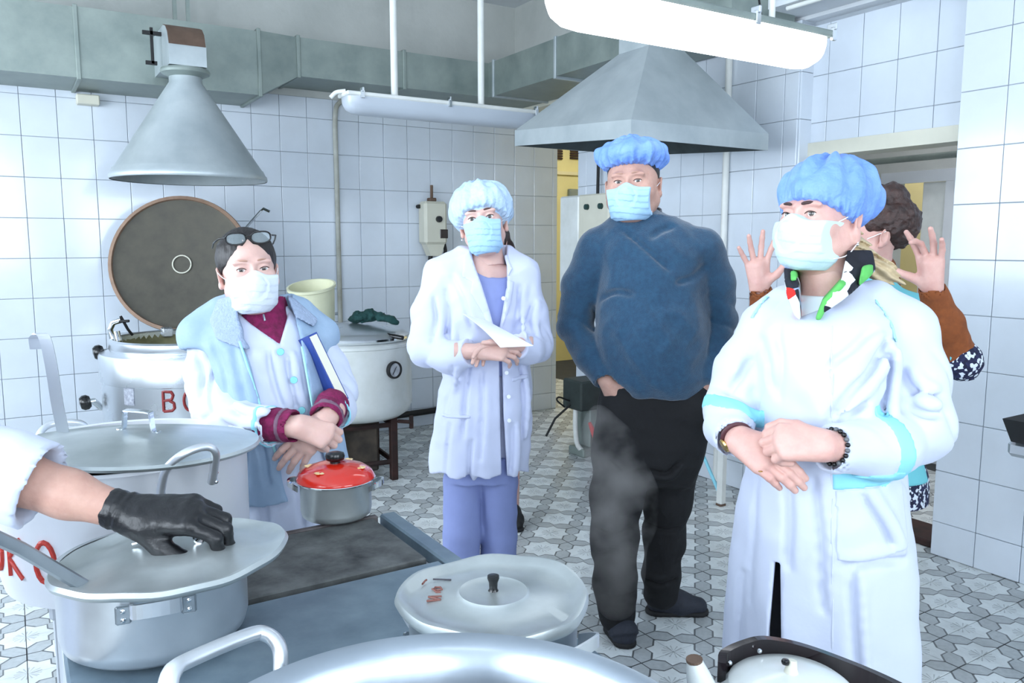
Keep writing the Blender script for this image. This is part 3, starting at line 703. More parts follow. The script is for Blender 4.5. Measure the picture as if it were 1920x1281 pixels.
def strap_handle(pts, m, parent, w=.012, t=.003, name='handle', rr=None):
    """flat strap along pts lying across direction rr"""
    P = smoothpath(pts, 5); b = MB(); V = []; Fc = []
    rr = np.array(rr, float); rr /= np.linalg.norm(rr)
    for i, p in enumerate(P):
        tg = P[min(i+1, len(P)-1)]-P[max(i-1, 0)]; tg /= np.linalg.norm(tg); nn = np.cross(tg, rr); nn /= np.linalg.norm(nn)
        for a, c in ((-1, -1), (1, -1), (1, 1), (-1, 1)): V.append(p+rr*a*w+nn*c*t)
    for i in range(len(P)-1):
        for k in range(4): Fc.append((i*4+k, i*4+(k+1) % 4, (i+1)*4+(k+1) % 4, (i+1)*4+k))
    n = len(P)-1; Fc += [(3, 2, 1, 0), (n*4, n*4+1, n*4+2, n*4+3)]
    return b.add(V, Fc).build(name, m, parent)
# --- the big open pot nearest the camera
PA = empty('stock_pot', (.277, .555, SZ+.021), 0, 'large open aluminium pot with thick rim nearest the camera', 'pot')
MB().lathe([(0, .003), (.225, .003), (.238, .012), (.243, .14), (.246, .155), (.262, .165), (.266, .174), (.262, .181), (.25, .18), (.238, .172), (.234, .15), (.231, .142), (.228, .1), (.225, .04), (.21, .02), (0, .018)], 96).build('body', mat('aluminium_dull', (176, 186, 196), .34, .9, var=.15, vscale=8, rvar=.12, bump=.001, bscale=8), PA, 50)
MB().lathe([(.2285, .085), (0, .085)], 64).build('contents', mat('clear_broth', (84, 98, 118), .12, var=.2, vscale=6), PA)
hpts = [at(x, y, d)-np.array(PA.location) for x, y, d in ((527, 1268, .84), (524, 1215, .855), (500, 1190, .86), (465, 1192, .85), (350, 1240, .79), (322, 1262, .77), (312, 1300, .755))]
MB().tube(smoothpath(hpts, 6), .0085, 10, flat=(1, 1.5)).build('handle', ALU, PA, 50)
hp2 = [np.array((-p[0], -p[1], p[2])) for p in hpts]; MB().tube(smoothpath(hp2, 6), .0085, 10, flat=(1, 1.5)).build('handle', ALU, PA, 50)
# --- pot with the lettered lid
PBc = tuple((at(925, 1120, 1.115))[:2]); PB = empty('lidded_pot', (*PBc, SZ), 0, 'aluminium pot with battered lid, black knob and faded letters', 'pot')
MB().lathe([(0, .003), (.112, .003), (.12, .012), (.124, .12), (.128, .126), (.12, .126), (.116, .02), (0, .014)], 72).build('body', ALUD, PB, 50)
def dent(r, z, a): return (.004*math.sin(3*a+1)*(r > .1), (.0035*math.sin(2*a+.5)+.002*math.sin(7*a))*(r > .11))
LB = MB().lathe([(.128, .128), (.138, .128), (.142, .136), (.139, .145), (.131, .146), (.122, .137), (.09, .14), (.055, .142), (.05, .147), (.046, .145), (.02, .146), (0, .147)], 72, wob=dent).build('lid', ALUW, PB, 60)
MB().lathe([(.008, .146), (.006, .15), (.0065, .159), (.009, .166), (.0085, .1695), (0, .17)], 20).build('lid_knob', BLACKP, PB, 50)
tx = MB()
def lidpt(px, py):
    p = onz(px, py, SZ+.141); return tuple(p-np.array(PB.location)+np.array((0, 0, .0005)))
for st in ([(812, 1087), (846, 1088)], ): tx.tube([lidpt(*p) for p in st], .0012, 6)
tx.build('lettering', mat('dark_marker', (52, 50, 58), .6), LB)
tx = MB()
for st in ([(795, 1093), (792, 1096), (797, 1090), (800, 1088)], [(810, 1105), (820, 1108), (829, 1106), (826, 1102), (816, 1102), (813, 1106), (818, 1111), (826, 1111)], [(800, 1128), (826, 1125)], [(826, 1125), (803, 1120)], [(803, 1120), (828, 1119)]): tx.tube([lidpt(*p) for p in st], .0015, 6)
tx.build('lettering', mat('brown_marker', (120, 74, 66), .6), LB)
zz = .098
for sgn in (1, -1):
    dirv = np.array((cY, -sY, 0))*sgn; fwv = np.array((sY, cY, 0))
    a0 = dirv*.72-fwv*.68*sgn; zz = .098 if sgn > 0 else .06; a0 /= np.linalg.norm(a0); tv = np.array((-a0[1], a0[0], 0))
    base = a0*.124
    pts = [base-tv*.045+np.array((0, 0, zz)), base-tv*.043+a0*.025+np.array((0, 0, zz+.012)), base-tv*.03+a0*.042+np.array((0, 0, zz+.018)), base+tv*.03+a0*.042+np.array((0, 0, zz+.018)), base+tv*.043+a0*.025+np.array((0, 0, zz+.012)), base+tv*.045+np.array((0, 0, zz))]
    strap_handle(pts, ALU, PB, .009, .002, rr=(0, 0, 1))
    for q in (-1, 1): MB().lathe([(0, .006), (.005, .004), (.006, 0)], 12, tuple(base*1.02+tv*.06*q+np.array((0, 0, zz-.005))), rotm('Z', math.degrees(math.atan2(a0[1], a0[0])))@rotm('Y', 90)).build('rivet', CHROME, PB, 40)
# --- pot whose lid the gloved hand is lifting
PCc = at(291, 1100, 1.27); PC = empty('lidded_pot', (PCc[0], PCc[1], SZ+.004), 0, 'aluminium pot whose lid the black-gloved hand holds', 'pot')
MB().lathe([(0, .003), (.128, .003), (.14, .012), (.145, .03), (.145, .13), (.148, .137), (.14, .137), (.137, .02), (0, .014)], 72).build('body', ALU, PC, 50)
MB().lathe([(.139, .115), (0, .115)], 48).build('contents', SOUP, PC)
lcC = onz(325, 1042, SZ+.148)-np.array(PC.location); RC = rotm('Z', -32)@rotm('X', -1.5)@rotm('Y', -2.5)
def dentc(r, z, a): return (.003*math.sin(2*a), (.003*math.sin(3*a+1)+.001*math.sin(11*a))*(r > .14))
LC = MB().lathe([(.165, -.006), (.175, -.005), (.1785, .002), (.174, .008), (.165, .006), (.15, .0), (.1, .012), (.05, .017), (0, .018)], 80, lcC, RC, wob=dentc).build('lid', ALUW, PC, 60)
for q in (-1, 1): pass
hc = onz(315, 1014, SZ+.17)-np.array(PC.location)
rtv = RT*.045
strap_handle([hc-rtv*1.25+np.array((0, 0, -.004)), hc-rtv+np.array((0, 0, .002)), hc-rtv*.85+np.array((0, 0, .028)), hc+rtv*.85+np.array((0, 0, .028)), hc+rtv+np.array((0, 0, .002)), hc+rtv*1.25+np.array((0, 0, -.004))], CHROME, LC, .006, .0015, name='lid_handle', rr=(sY, cY, 0))
MB().tube([tuple(hc-rtv*.75+np.array((0, 0, .029))), tuple(hc+rtv*.75+np.array((0, 0, .029)))], .008).build('wooden_grip', mat('orange_wood', (190, 120, 70), .5, var=.3, vscale=40), LC, 40)
def tocamdir(c): v = -np.array((c[0], c[1], 0)); return v/np.linalg.norm(v)
fcv = tocamdir(PCc); tv = np.array((-fcv[1], fcv[0], 0)); base = fcv*.145
zz = .105
pts = [base-tv*.034+np.array((0, 0, zz)), base-tv*.033+fcv*.02+np.array((0, 0, zz+.01)), base-tv*.026+fcv*.036+np.array((0, 0, zz+.014)), base+tv*.026+fcv*.036+np.array((0, 0, zz+.014)), base+tv*.033+fcv*.02+np.array((0, 0, zz+.01)), base+tv*.034+np.array((0, 0, zz))]
strap_handle(pts, ALU, PC, .011, .0022, rr=(0, 0, 1))
for q in (-1, 1):
    o = MB().box((-.011, -.002, -.018), (.011, .003, .012), .003, R=np.stack([tv, fcv, (0, 0, 1)], 1), c=base*.985+tv*.045*q+np.array((0, 0, zz))).build('handle_plate', ALUD, PC)
    for dz in (-.01, .004): MB().lathe([(0, .004), (.0035, .0028), (.0042, 0)], 12, tuple(base*1.005+tv*.045*q+np.array((0, 0, zz+dz))), rotm('Z', math.degrees(math.atan2(fcv[1], fcv[0])))@rotm('Y', 90)).build('rivet', CHROME, PC, 40)
lad = [at(-80, 975, 1.0), at(40, 1030, 1.07), at(188, 1117, 1.145), at(215, 1135, 1.16)]
o = MB().tube(lad, .0058, 8, flat=(1, 1.7)).build('serving_ladle', ALUD, None, 40); tag(o, 'long flat steel ladle slipped under the lid the glove holds', 'ladle')
# --- the tall milk pot and its low stand
PDc = at(237, 850, 1.83); PD = empty('stock_pot', (PDc[0], PDc[1], .735), 0, 'tall milk pot with red painted letters and its lid pushed aside', 'pot')
RD = .268
MB().lathe([(0, .003), (RD-.03, .003), (RD-.008, .014), (RD, .05), (RD, .285), (RD+.006, .293), (RD+.004, .3), (RD-.008, .298), (RD-.01, .05), (0, .014)], 96).build('body', mat('milk_pot_aluminium', (228, 231, 236), .42, .2, var=.08, vscale=5, rvar=.1, bump=.001, bscale=10), PD, 50)
MB().lathe([(RD-.01, .22), (0, .22)], 64).build('contents', SOUP, PD)
th0 = oncyl(80, RD, PDc[0], PDc[1], .9)
write_on_cylinder('МОЛОКО', RD, th0-.30*4.35-.12, .075, .085, REDPAINT, PD, .0055, .93)
lD = onz(265, 836, 1.058)-np.array(PD.location); RDl = rotm('Z', -32)@rotm('Y', 2.0)@rotm('X', -3.5)
LD = MB().lathe([(.235, -.004), (.246, -.002), (.25, .004), (.246, .01), (.236, .008), (.215, .008), (.12, .026), (0, .032)], 80, lD, RDl, wob=lambda r, z, a: (0, .003*math.sin(2*a+1)*(r > .2))).build('lid', ALUW, PD, 60)
hc = onz(260, 806, 1.088)-np.array(PD.location); rtv = RT*.036+np.array((sY, cY, 0))*-.012; up = np.array((0, 0, 1))
strap_handle([hc-rtv*1.5+up*-.002, hc-rtv*1.1, hc-rtv*.95+up*.035, hc-rtv*.8+up*.042, hc+rtv*.8+up*.042, hc+rtv*.95+up*.035, hc+rtv*1.1, hc+rtv*1.5-up*.002], CHROME, LD, .009, .002, name='lid_handle', rr=(sY, cY, 0))
q1 = [at(x, y, d)-np.array(PD.location) for x, y, d in ((300, 940, 1.545), (302, 915, 1.54), (312, 880, 1.53), (345, 851, 1.53), (385, 838, 1.56), (403, 848, 1.575), (402, 875, 1.6), (397, 905, 1.615))]
MB().tube(smoothpath(q1, 6), .0088, 10).build('handle', ALU, PD, 50)
q2 = [at(x, y, d)-np.array(PD.location) for x, y, d in ((70, 850, 1.99), (74, 815, 2.0), (95, 796, 2.03), (135, 792, 2.06), (160, 800, 2.08), (168, 830, 2.08))]
MB().tube(smoothpath(q2, 6), .0088, 10).build('handle', ALU, PD, 50)
for px, py, d in ((305, 925, 1.55), (305, 942, 1.55), (404, 886, 1.615), (404, 903, 1.615)):
    c = at(px, py, d)-np.array(PD.location); MB().lathe([(0, .006), (.0045, .004), (.006, 0)], 12, tuple(c), rotm('Z', math.degrees(math.atan2(c[1], c[0])))@rotm('Y', 90)).build('rivet', CHROME, PD, 40)
lad = [at(x, y, d) for x, y, d in ((68, 655, 1.8), (66, 632, 1.8), (76, 628, 1.8), (88, 632, 1.8), (95, 680, 1.8), (108, 760, 1.8), (120, 818, 1.8), (128, 860, 1.8))]
o = strap_handle(lad[:4], STEEL, None, .0125, .0018, name='ladle', rr=RT); bpy.data.objects.remove(o)
o = strap_handle([lad[0], lad[1], lad[2]*.5+lad[3]*.5, lad[4], lad[5], lad[6], lad[7]], STEEL, None, .0125, .002, name='ladle', rr=RT*.95+np.array((sY, cY, 0))*.3)
tag(o, 'steel ladle with hooked handle standing in the milk pot', 'ladle')
SD = empty('low_stand', (PDc[0]+.06, PDc[1]+.08, 0), 0, 'low metal stand carrying the milk pot beside the stove', 'stand')
MB().box((-.24, -.21, .695), (.16, .2, .735), .006).build('top', STOVEBODY, SD)
for x in (-.21, .13):
    for y in (-.19, .17): MB().box((x-.018, y-.018, 0), (x+.018, y+.018, .7), .003).build('leg', STOVEBODY, SD)
# --- red lidded saucepan
pr = onz(637, 962, SZ+.005); PR = empty('saucepan', (pr[0]-.012, pr[1]-.012, SZ+.005), 0, 'small steel saucepan with glossy red lid on the stove corner', 'saucepan')
MB().lathe([(0, .002), (.072, .002), (.08, .008), (.083, .02), (.083, .086), (.086, .09), (.08, .09), (.078, .012), (0, .01)], 64).build('body', ALUW, PR, 50)
LR = MB().lathe([(.08, .09), (.09, .09), (.0925, .093), (.091, .098), (.085, .108), (.07, .118), (.045, .126), (.02, .129), (0, .129)], 64).build('lid', REDEN, PR, 60)
MB().lathe([(.0905, .0885), (.0935, .092), (.0905, .0955)], 64).build('lid_rim', CHROME, LR, 40)
MB().lathe([(.012, .128), (.012, .133), (.021, .137), (.0235, .145), (.021, .152), (.012, .155), (0, .155)], 32).build('lid_knob', BLACKP, PR, 50)
cf = math.atan2(-pr[1], -pr[0])
for a, s_ in ((1.0, .015), (2.6, .016), (-1.0, .014), (-2.4, .013)):
    fl = MB(); an = cf+a*.9+.3; rr_ = .062; cz = .1225
    for k in range(5): fl.lathe([(0, .0016), (.004, .0012), (.006, 0)], 10, (rr_*math.cos(an)+.0075*math.cos(k*1.257), rr_*math.sin(an)+.0075*math.sin(k*1.257), cz-.0022))
    fl.build('flower_print', mat('flower_print', (226, 170, 90), .25, var=.4, vscale=90, rgb2=(232, 214, 170)), LR)
for sgn in (-1, 1):
    dv = RT*sgn; tv = np.array((sY, cY, 0)); bs = dv*.083+np.array((0, 0, .072))
    strap_handle([bs-tv*.03, bs-tv*.028+dv*.014+np.array((0, 0, .008)), bs-tv*.014+dv*.026+np.array((0, 0, .012)), bs+tv*.014+dv*.026+np.array((0, 0, .012)), bs+tv*.028+dv*.014+np.array((0, 0, .008)), bs+tv*.03], CHROME, PR, .006, .003, rr=(0, 0, 1))
# --- white enamel tea kettle, bottom right
kc = at(1482, 1300, 1.07); TZ = .735; TK = empty('tea_kettle', (kc[0], kc[1], TZ), 0, 'white enamel tea kettle with black bail handle at the bottom right', 'tea kettle')
MB().lathe([(0, .002), (.1, .002), (.118, .012), (.13, .045), (.126, .085), (.108, .118), (.085, .136), (.07, .142), (0, .142)], 72).build('body', ENAMEL, TK, 60)
LT = MB().lathe([(.082, .136), (.086, .141), (.078, .147), (.05, .155), (.02, .16), (0, .161)], 56).build('lid', ENAMEL, TK, 60)
MB().tube([(0, 0, .158), (0, 0, .168), (.002, 0, .178)], [.011, .008, .006], 12).build('lid_knob', CREAM, LT, 40)
bd = -RT*.009+np.array((0, 0, .176)); MB().lathe([(0, -.004), (.005, -.003), (.006, 0), (.005, .003), (0, .004)], 12, tuple(bd)).build('lid_knob_bolt', BLACKP, LT, 40)
sp = [at(x, y, d)-np.array(TK.location) for x, y, d in ((1302, 1240, 1.08), (1312, 1275, 1.08), (1332, 1330, 1.08), (1375, 1400, 1.07))]
MB().tube(smoothpath(sp, 6), [.0115+.0012*k for k in range(19)], 16).build('spout', ENAMEL, TK, 50)
MB().lathe([(.0118, .0), (.0118, .004), (0, .0035)], 16, tuple(sp[0]), rotm('Y', -6)).build('spout_mouth', RUST, TK)
bh = [at(x, y, d)-np.array(TK.location) for x, y, d in ((1353, 1262, 1.1), (1358, 1240, 1.12), (1395, 1222, 1.14), (1435, 1214, 1.15), (1500, 1226, 1.15), (1580, 1254, 1.14), (1660, 1288, 1.12), (1740, 1330, 1.08))]
strap_handle(bh, mat('black_bakelite', (14, 12, 16), .15, var=.3, vscale=20, rgb2=(30, 20, 24)), TK, .0155, .006, name='bail_handle', rr=(0, 0, 1))
for px, py, d in ((1368, 1243, 1.11), (1424, 1221, 1.135)): MB().lathe([(0, .003), (.003, .002), (.004, 0)], 10, tuple(at(px, py, d)-np.array(TK.location)), rotm('Z', math.degrees(math.atan2(-kc[1], -kc[0])))@rotm('Y', 90)).build('rivet', CHROME, TK)
SS = empty('side_stool', (kc[0], kc[1], 0), 0, 'small stool under the white tea kettle beside the stove', 'stool')
MB().lathe([(0, .71), (.115, .71), (.118, .72), (.115, .735), (0, .735)], 32).build('seat', STOVEBODY, SS, 40)
for k in range(3):
    a = k*2.094+.4; MB().tube([(.08*math.cos(a), .08*math.sin(a), .71), (.15*math.cos(a), .15*math.sin(a), 0.0)], .012).build('leg', GALV, SS, 40)
# --- right edge: steel table with a black tray
tcn = at(1887, 828, 2.4); TB = empty('steel_table', (tcn[0], tcn[1], 0), 0, 'steel topped table cut off by the right picture edge', 'table')
MB().box((0, -.62, tcn[2]-.045), (.75, 0, tcn[2]+.005), .012).build('top', STEEL, TB)
for x in (.3, .69):
    for y in (-.56, -.1): MB().tube([(x, y, 0), (x, y, tcn[2]-.04)], .02).build('leg', GALV, TB, 40)
TY = empty('baking_tray', (tcn[0]-.015, tcn[1]-.02, tcn[2]+.006), 0, 'black baking tray on the steel table at the right edge', 'tray')
MB().add([(0, -.4, 0), (.5, -.4, 0), (.5, .0, 0), (0, 0, 0), (-.02, -.42, .07), (.52, -.42, .07), (.52, .02, .07), (-.02, .02, .07), (.012, -.388, .006), (.488, -.388, .006), (.488, -.012, .006), (.012, -.012, .006)],
    [(3, 2, 1, 0), (0, 1, 5, 4), (1, 2, 6, 5), (2, 3, 7, 6), (3, 0, 4, 7), (8, 9, 10, 11), (4, 5, 9, 8), (5, 6, 10, 9), (6, 7, 11, 10), (7, 4, 8, 11)]).build('tray', BLACKM, TY)
br = MB().lathe([(0, 0), (.05, .0), (.06, .025), (.04, .055), (0, .062)], 24).build('bread_roll', mat('bread', (214, 186, 150), .8, var=.3, vscale=30), None, 50)
br.location = (tcn[0]+.12, tcn[1]-.1, tcn[2]+.0125); tag(br, 'pale bread piece lying in the black baking tray', 'bread')
# --- bench by the right wall, machine by the corridor
BN = empty('low_bench', (3.52, 3.6, 0), 0, 'low bench with thin white legs behind the man by the right wall', 'bench')
MB().box((-.16, -.5, .44), (.17, .35, .48), .006).build('top', mat('bench_top', (170, 166, 140), .6, var=.3, vscale=6), BN)
for x in (-.13, .14):
    for y in (-.46, .31): MB().box((x-.02, y-.02, 0.012), (x+.02, y+.02, .44), .004).build('leg', WPAINT, BN); MB().box((x-.02, y-.02, 0), (x+.02, y+.02, .012)).build('leg_foot', RUST, BN)
MB().tube([(-.13, -.46, .05), (-.13, -.2, .42)], .01).build('brace', CYANT, BN)
MC = empty('floor_machine', (3.42, 4.45, 0), 0, 'dark grey machine with white leg and red belt standing by the corridor', 'machine')
MB().box((-.13, -.1, .34), (.1, .12, .55), .012).build('head', mat('dark_green_grey', (52, 62, 60), .6, var=.4, vscale=12), MC)
MB().box((-.02, -.06, .06), (.12, .1, .36), .01).build('column', GALV, MC)
MB().tube(smoothpath([(-.1, .0, .34), (-.1, 0, .2), (-.09, -.02, .08), (-.02, -.06, .0)]), .018).build('leg', WPAINT, MC, 40)
MB().tube(smoothpath([(-.06, -.11, .26), (-.02, -.13, .16), (.06, -.14, .06), (.16, -.13, .03)]), [.012, .014, .016, .018, .02, .022, .025, .027, .03, .031, .031, .03, .028, .026, .025, .022, .02, .018, .015], 10).build('red_belt', mat('red_rubber', (196, 60, 62), .5), MC, 50)
MB().tube([(-.12, .02, .38), (-.24, .05, .28), (-.31, .06, .16)], .008).tube(smoothpath([(-.14, .02, .4), (-.24, .0, .44), (-.26, 0, .42), (-.18, .02, .36)]), .006).build('lever', BLACKM, MC, 40)
MB().box((-.09, -.08, .0), (.13, .1, .06), .01).build('base', GALV, MC)
FE = empty('red_bottle', (3.56, 4.3, 0), 0, 'red bottle with a white label standing beside the dark machine', 'bottle')
MB().lathe([(0, 0), (.05, 0), (.055, .01), (.055, .42), (.04, .47), (.018, .49), (.018, .54), (0, .54)], 32).build('bottle', REDEN, FE, 40)
MB().lathe([(.0555, .16), (.0562, .16), (.0562, .3), (.0555, .3)], 32).build('label', PAPER, FE, 40)
# ================================================================== SOFT BODIES (distance fields meshed by surface nets)
def V3(*a): return np.array(a, float)
def unit(v): v = np.array(v, float); return v/np.linalg.norm(v)
def _hash(ix, iy, iz, s):
    h = (ix*374761393+iy*668265263+iz*2147483647+s*1274126177) & 0xffffffff
    h = ((h ^ (h >> 13))*1274126177) & 0xffffffff
    return ((h ^ (h >> 16)) & 0xffff).astype(np.float32)/32768.0-1.0
def vnoise(x, y, z, s=0):
    x, y, z = (np.asarray(t, np.float64) for t in (x, y, z))
    ix, iy, iz = np.floor(x).astype(np.int64), np.floor(y).astype(np.int64), np.floor(z).astype(np.int64)
    fx, fy, fz = x-ix, y-iy, z-iz
    u, v, w_ = (t*t*(3-2*t) for t in (fx, fy, fz))
    r = 0
    for dx in (0, 1):
        for dy in (0, 1):
            for dz in (0, 1):
                r = r+_hash(ix+dx, iy+dy, iz+dz, s)*(u if dx else 1-u)*(v if dy else 1-v)*(w_ if dz else 1-w_)
    return r
def smin(a, b, k):
    if k <= 0: return np.minimum(a, b)
    h = np.maximum(k-np.abs(a-b), 0)/k
    return np.minimum(a, b)-h*h*k*.25
class Field:
    def __init__(s, lo, hi, h):
        s.h = h; s.lo = np.array(lo, float); n = np.ceil((np.array(hi)-s.lo)/h).astype(int)+1
        s.ax = [(s.lo[i]+h*np.arange(n[i])).astype(np.float32) for i in range(3)]
        s.D = np.full(n, 1.0, np.float32)
    def copy(s):
        o = Field.__new__(Field); o.h, o.lo, o.ax, o.D = s.h, s.lo, s.ax, s.D.copy(); return o
    def _sl(s, blo, bhi):
        sl = []
        for i in range(3):
            a = max(0, int((blo[i]-s.lo[i])/s.h)); b = min(len(s.ax[i]), int((bhi[i]-s.lo[i])/s.h)+2)
            if b <= a: return None
            sl.append(slice(a, b))
        return tuple(sl)
    def _ev(s, prim, pad):
        fn, blo, bhi = prim
        sl = s._sl(np.array(blo)-pad, np.array(bhi)+pad)
        if sl is None: return None, None
        x = s.ax[0][sl[0]][:, None, None]; y = s.ax[1][sl[1]][None, :, None]; z = s.ax[2][sl[2]][None, None, :]
        return sl, fn(x, y, z)
    def add(s, prim, k=0.02):
        sl, d = s._ev(prim, k+.02)
        if sl is not None: s.D[sl] = smin(s.D[sl], d, k)
        return s
    def sub(s, prim, k=0.0):
        sl, d = s._ev(prim, k+.02)
        if sl is not None: s.D[sl] = -smin(-s.D[sl], d, k)
        return s
    def keep(s, fn):
        """intersect with fn(x,y,z)<0 over the whole grid"""
        x = s.ax[0][:, None, None]; y = s.ax[1][None, :, None]; z = s.ax[2][None, None, :]
        s.D = np.maximum(s.D, fn(x, y, z)).astype(np.float32); return s
    def off(s, o): s.D = s.D-np.float32(o); return s
    def disp(s, fn, band=.05):
        i = np.nonzero(np.abs(s.D) < band)
        s.D[i] += fn(s.ax[0][i[0]], s.ax[1][i[1]], s.ax[2][i[2]]).astype(np.float32); return s
    def mesh(s):
        D = s.D.copy()
        D[[0, -1]] = np.maximum(D[[0, -1]], 1e-4); D[:, [0, -1]] = np.maximum(D[:, [0, -1]], 1e-4); D[:, :, [0, -1]] = np.maximum(D[:, :, [0, -1]], 1e-4)
        n = np.array(D.shape); I = D < 0
        cor = [(a, b, c) for a in (0, 1) for b in (0, 1) for c in (0, 1)]
        def sh(A, c): return A[c[0]:n[0]-1+c[0], c[1]:n[1]-1+c[1], c[2]:n[2]-1+c[2]]
        cnt = np.zeros(n-1, np.int8)
        for c in cor: cnt += sh(I, c)
        act = np.nonzero((cnt > 0) & (cnt < 8)); M = len(act[0])
        if M == 0: return np.zeros((0, 3)), []
        idm = np.full(n-1, -1, np.int32); idm[act] = np.arange(M)
        val = np.stack([D[act[0]+c[0], act[1]+c[1], act[2]+c[2]] for c in cor], 1)
        acc = np.zeros((M, 3)); num = np.zeros(M)
        for i in range(8):
            for j in range(i+1, 8):
                ci, cj = np.array(cor[i]), np.array(cor[j])
                if np.abs(ci-cj).sum() != 1: continue
                a, b = val[:, i], val[:, j]; m_ = (a < 0) != (b < 0)
                t = np.where(m_, a/np.where(m_, a-b, 1), 0)
                acc += np.where(m_[:, None], ci+(cj-ci)*t[:, None], 0); num += m_
        P = (np.stack(act, 1)+acc/num[:, None])*s.h+s.lo
        Q = []
        for ax in range(3):
            o1, o2 = [(1, 2), (2, 0), (0, 1)][ax]
            sl0 = [slice(None)]*3; sl1 = [slice(None)]*3; sl0[ax] = slice(0, -1); sl1[ax] = slice(1, None)
            A, B = I[tuple(sl0)], I[tuple(sl1)]
            e = np.array(np.nonzero(A != B)).T
            e = e[(e[:, o1] > 0) & (e[:, o2] > 0) & (e[:, o1] < n[o1]-1) & (e[:, o2] < n[o2]-1)]
            ins = A[tuple(e.T)]
            def cid(d1, d2):
                c = e.copy(); c[:, o1] += d1; c[:, o2] += d2; return idm[tuple(c.T)]
            q = np.stack([cid(-1, -1), cid(0, -1), cid(0, 0), cid(-1, 0)], 1)
            q[~ins] = q[~ins][:, ::-1]
            Q.append(q)
        return P, np.concatenate(Q)
# primitives -> (fn, lo, hi)
def cone(a, b, r1, r2=None):
    a, b = np.array(a, float), np.array(b, float); r2 = r1 if r2 is None else r2; ab = b-a; L = max(ab@ab, 1e-12)
    def fn(x, y, z):
        t = np.clip(((x-a[0])*ab[0]+(y-a[1])*ab[1]+(z-a[2])*ab[2])/L, 0, 1)
        return np.sqrt((x-a[0]-t*ab[0])**2+(y-a[1]-t*ab[1])**2+(z-a[2]-t*ab[2])**2)-(r1+t*(r2-r1))
    R = max(r1, r2); return fn, np.minimum(a, b)-R, np.maximum(a, b)+R
def ell(c, r, R=None):
    c = np.array(c, float); r = np.array(r, float)
    def fn(x, y, z):
        dx, dy, dz = x-c[0], y-c[1], z-c[2]
        if R is not None: dx, dy, dz = (R[0][i]*dx+R[1][i]*dy+R[2][i]*dz for i in range(3))
        k0 = np.sqrt((dx/r[0])**2+(dy/r[1])**2+(dz/r[2])**2); k1 = np.sqrt((dx/r[0]**2)**2+(dy/r[1]**2)**2+(dz/r[2]**2)**2)
        return k0*(k0-1)/np.maximum(k1, 1e-6)
    m = max(r) if R is not None else r
    return fn, c-m, c+m
def boxp(c, hf, rad=0.0, R=None):
    c = np.array(c, float); hf = np.array(hf, float)
    def fn(x, y, z):
        d = [x-c[0], y-c[1], z-c[2]]
        if R is not None: d = [R[0][i]*d[0]+R[1][i]*d[1]+R[2][i]*d[2] for i in range(3)]
        q = [np.abs(d[i])-hf[i]+rad for i in range(3)]
        return np.sqrt(sum(np.maximum(t, 0)**2 for t in q))+np.minimum(np.maximum(np.maximum(q[0], q[1]), q[2]), 0)-rad
    m = np.linalg.norm(hf) if R is not None else hf
    return fn, c-m, c+m
def herm(zs, vs, z):
    zs, vs = np.array(zs, float), np.array(vs, float); m = np.gradient(vs, zs)
    i = np.clip(np.searchsorted(zs, z)-1, 0, len(zs)-2); h = zs[i+1]-zs[i]; t = np.clip((z-zs[i])/h, 0, 1)
    return (2*t**3-3*t**2+1)*vs[i]+(t**3-2*t**2+t)*h*m[i]+(-2*t**3+3*t**2)*vs[i+1]+(t**3-t**2)*h*m[i+1]
def loft(lv, ex=2.3, cap=0.0):
    """lv: (z, cx, cy, a, bfront, bback)"""
    lv = sorted(lv); Z = [l[0] for l in lv]
    def fn(x, y, z):
        zz = np.asarray(z).ravel(); C = [herm(Z, [l[k] for l in lv], zz).reshape(1, 1, -1).astype(np.float32) for k in range(1, 6)]
        cx, cy, a, bf, bb = C
        b = np.where(y < cy, bf, bb)
        k = (np.abs((x-cx)/a)**ex+np.abs((y-cy)/b)**ex)**(1/ex)
        d = (k-1)*np.minimum(a, np.minimum(bf, bb))
        return np.maximum(d, np.maximum(Z[0]-z, z-Z[-1])+cap)
    xs = [l[1]-l[3] for l in lv]+[l[1]+l[3] for l in lv]; ys = [l[2]-l[4] for l in lv]+[l[2]+l[5] for l in lv]
    return fn, V3(min(xs), min(ys), Z[0])-.02, V3(max(xs), max(ys), Z[-1])+.02
def poly2(pts, y0, y1):
    """extruded outline in x-z, between y0 and y1"""
    P = np.array(pts, float)
    def fn(x, y, z):
        X = np.asarray(x).reshape(-1, 1); Z = np.asarray(z).reshape(1, -1)
        d = np.full((X.shape[0], Z.shape[1]), 1e9); s = np.ones_like(d)
        n = len(P)
        for i in range(n):
            a, b = P[i], P[(i+1) % n]; e = b-a
            wx, wz = X-a[0], Z-a[1]; t = np.clip((wx*e[0]+wz*e[1])/(e@e+1e-12), 0, 1)
            d = np.minimum(d, (wx-e[0]*t)**2+(wz-e[1]*t)**2)
            c1 = Z >= a[1]; c2 = Z < b[1]; c3 = e[0]*wz > e[1]*wx
            s = np.where((c1 & c2 & c3) | (~c1 & ~c2 & ~c3), -s, s)
        dd = (s*np.sqrt(d)).astype(np.float32)[:, None, :]
        return np.maximum(dd, np.maximum(y0-y, y-y1))
    lo = P.min(0); hi = P.max(0)
    return fn, V3(lo[0], y0, lo[1]), V3(hi[0], y1, hi[1])
def chain(F, pts, rs, k=.03):
    for i in range(len(pts)-1): F.add(cone(pts[i], pts[i+1], rs[i], rs[i+1]), k)
    return F
def folds(amp, f, s=0, dirv=None):
    """ridge-like wrinkle field; f = frequencies along x, y, z"""
    def fn(x, y, z):
        n = vnoise(x*f[0], y*f[1], z*f[2], s)*.65+vnoise(x*f[0]*2.1, y*f[1]*2.1, z*f[2]*2.1, s+5)*.35
        return amp*(1-2.2*np.abs(n))
    return fn
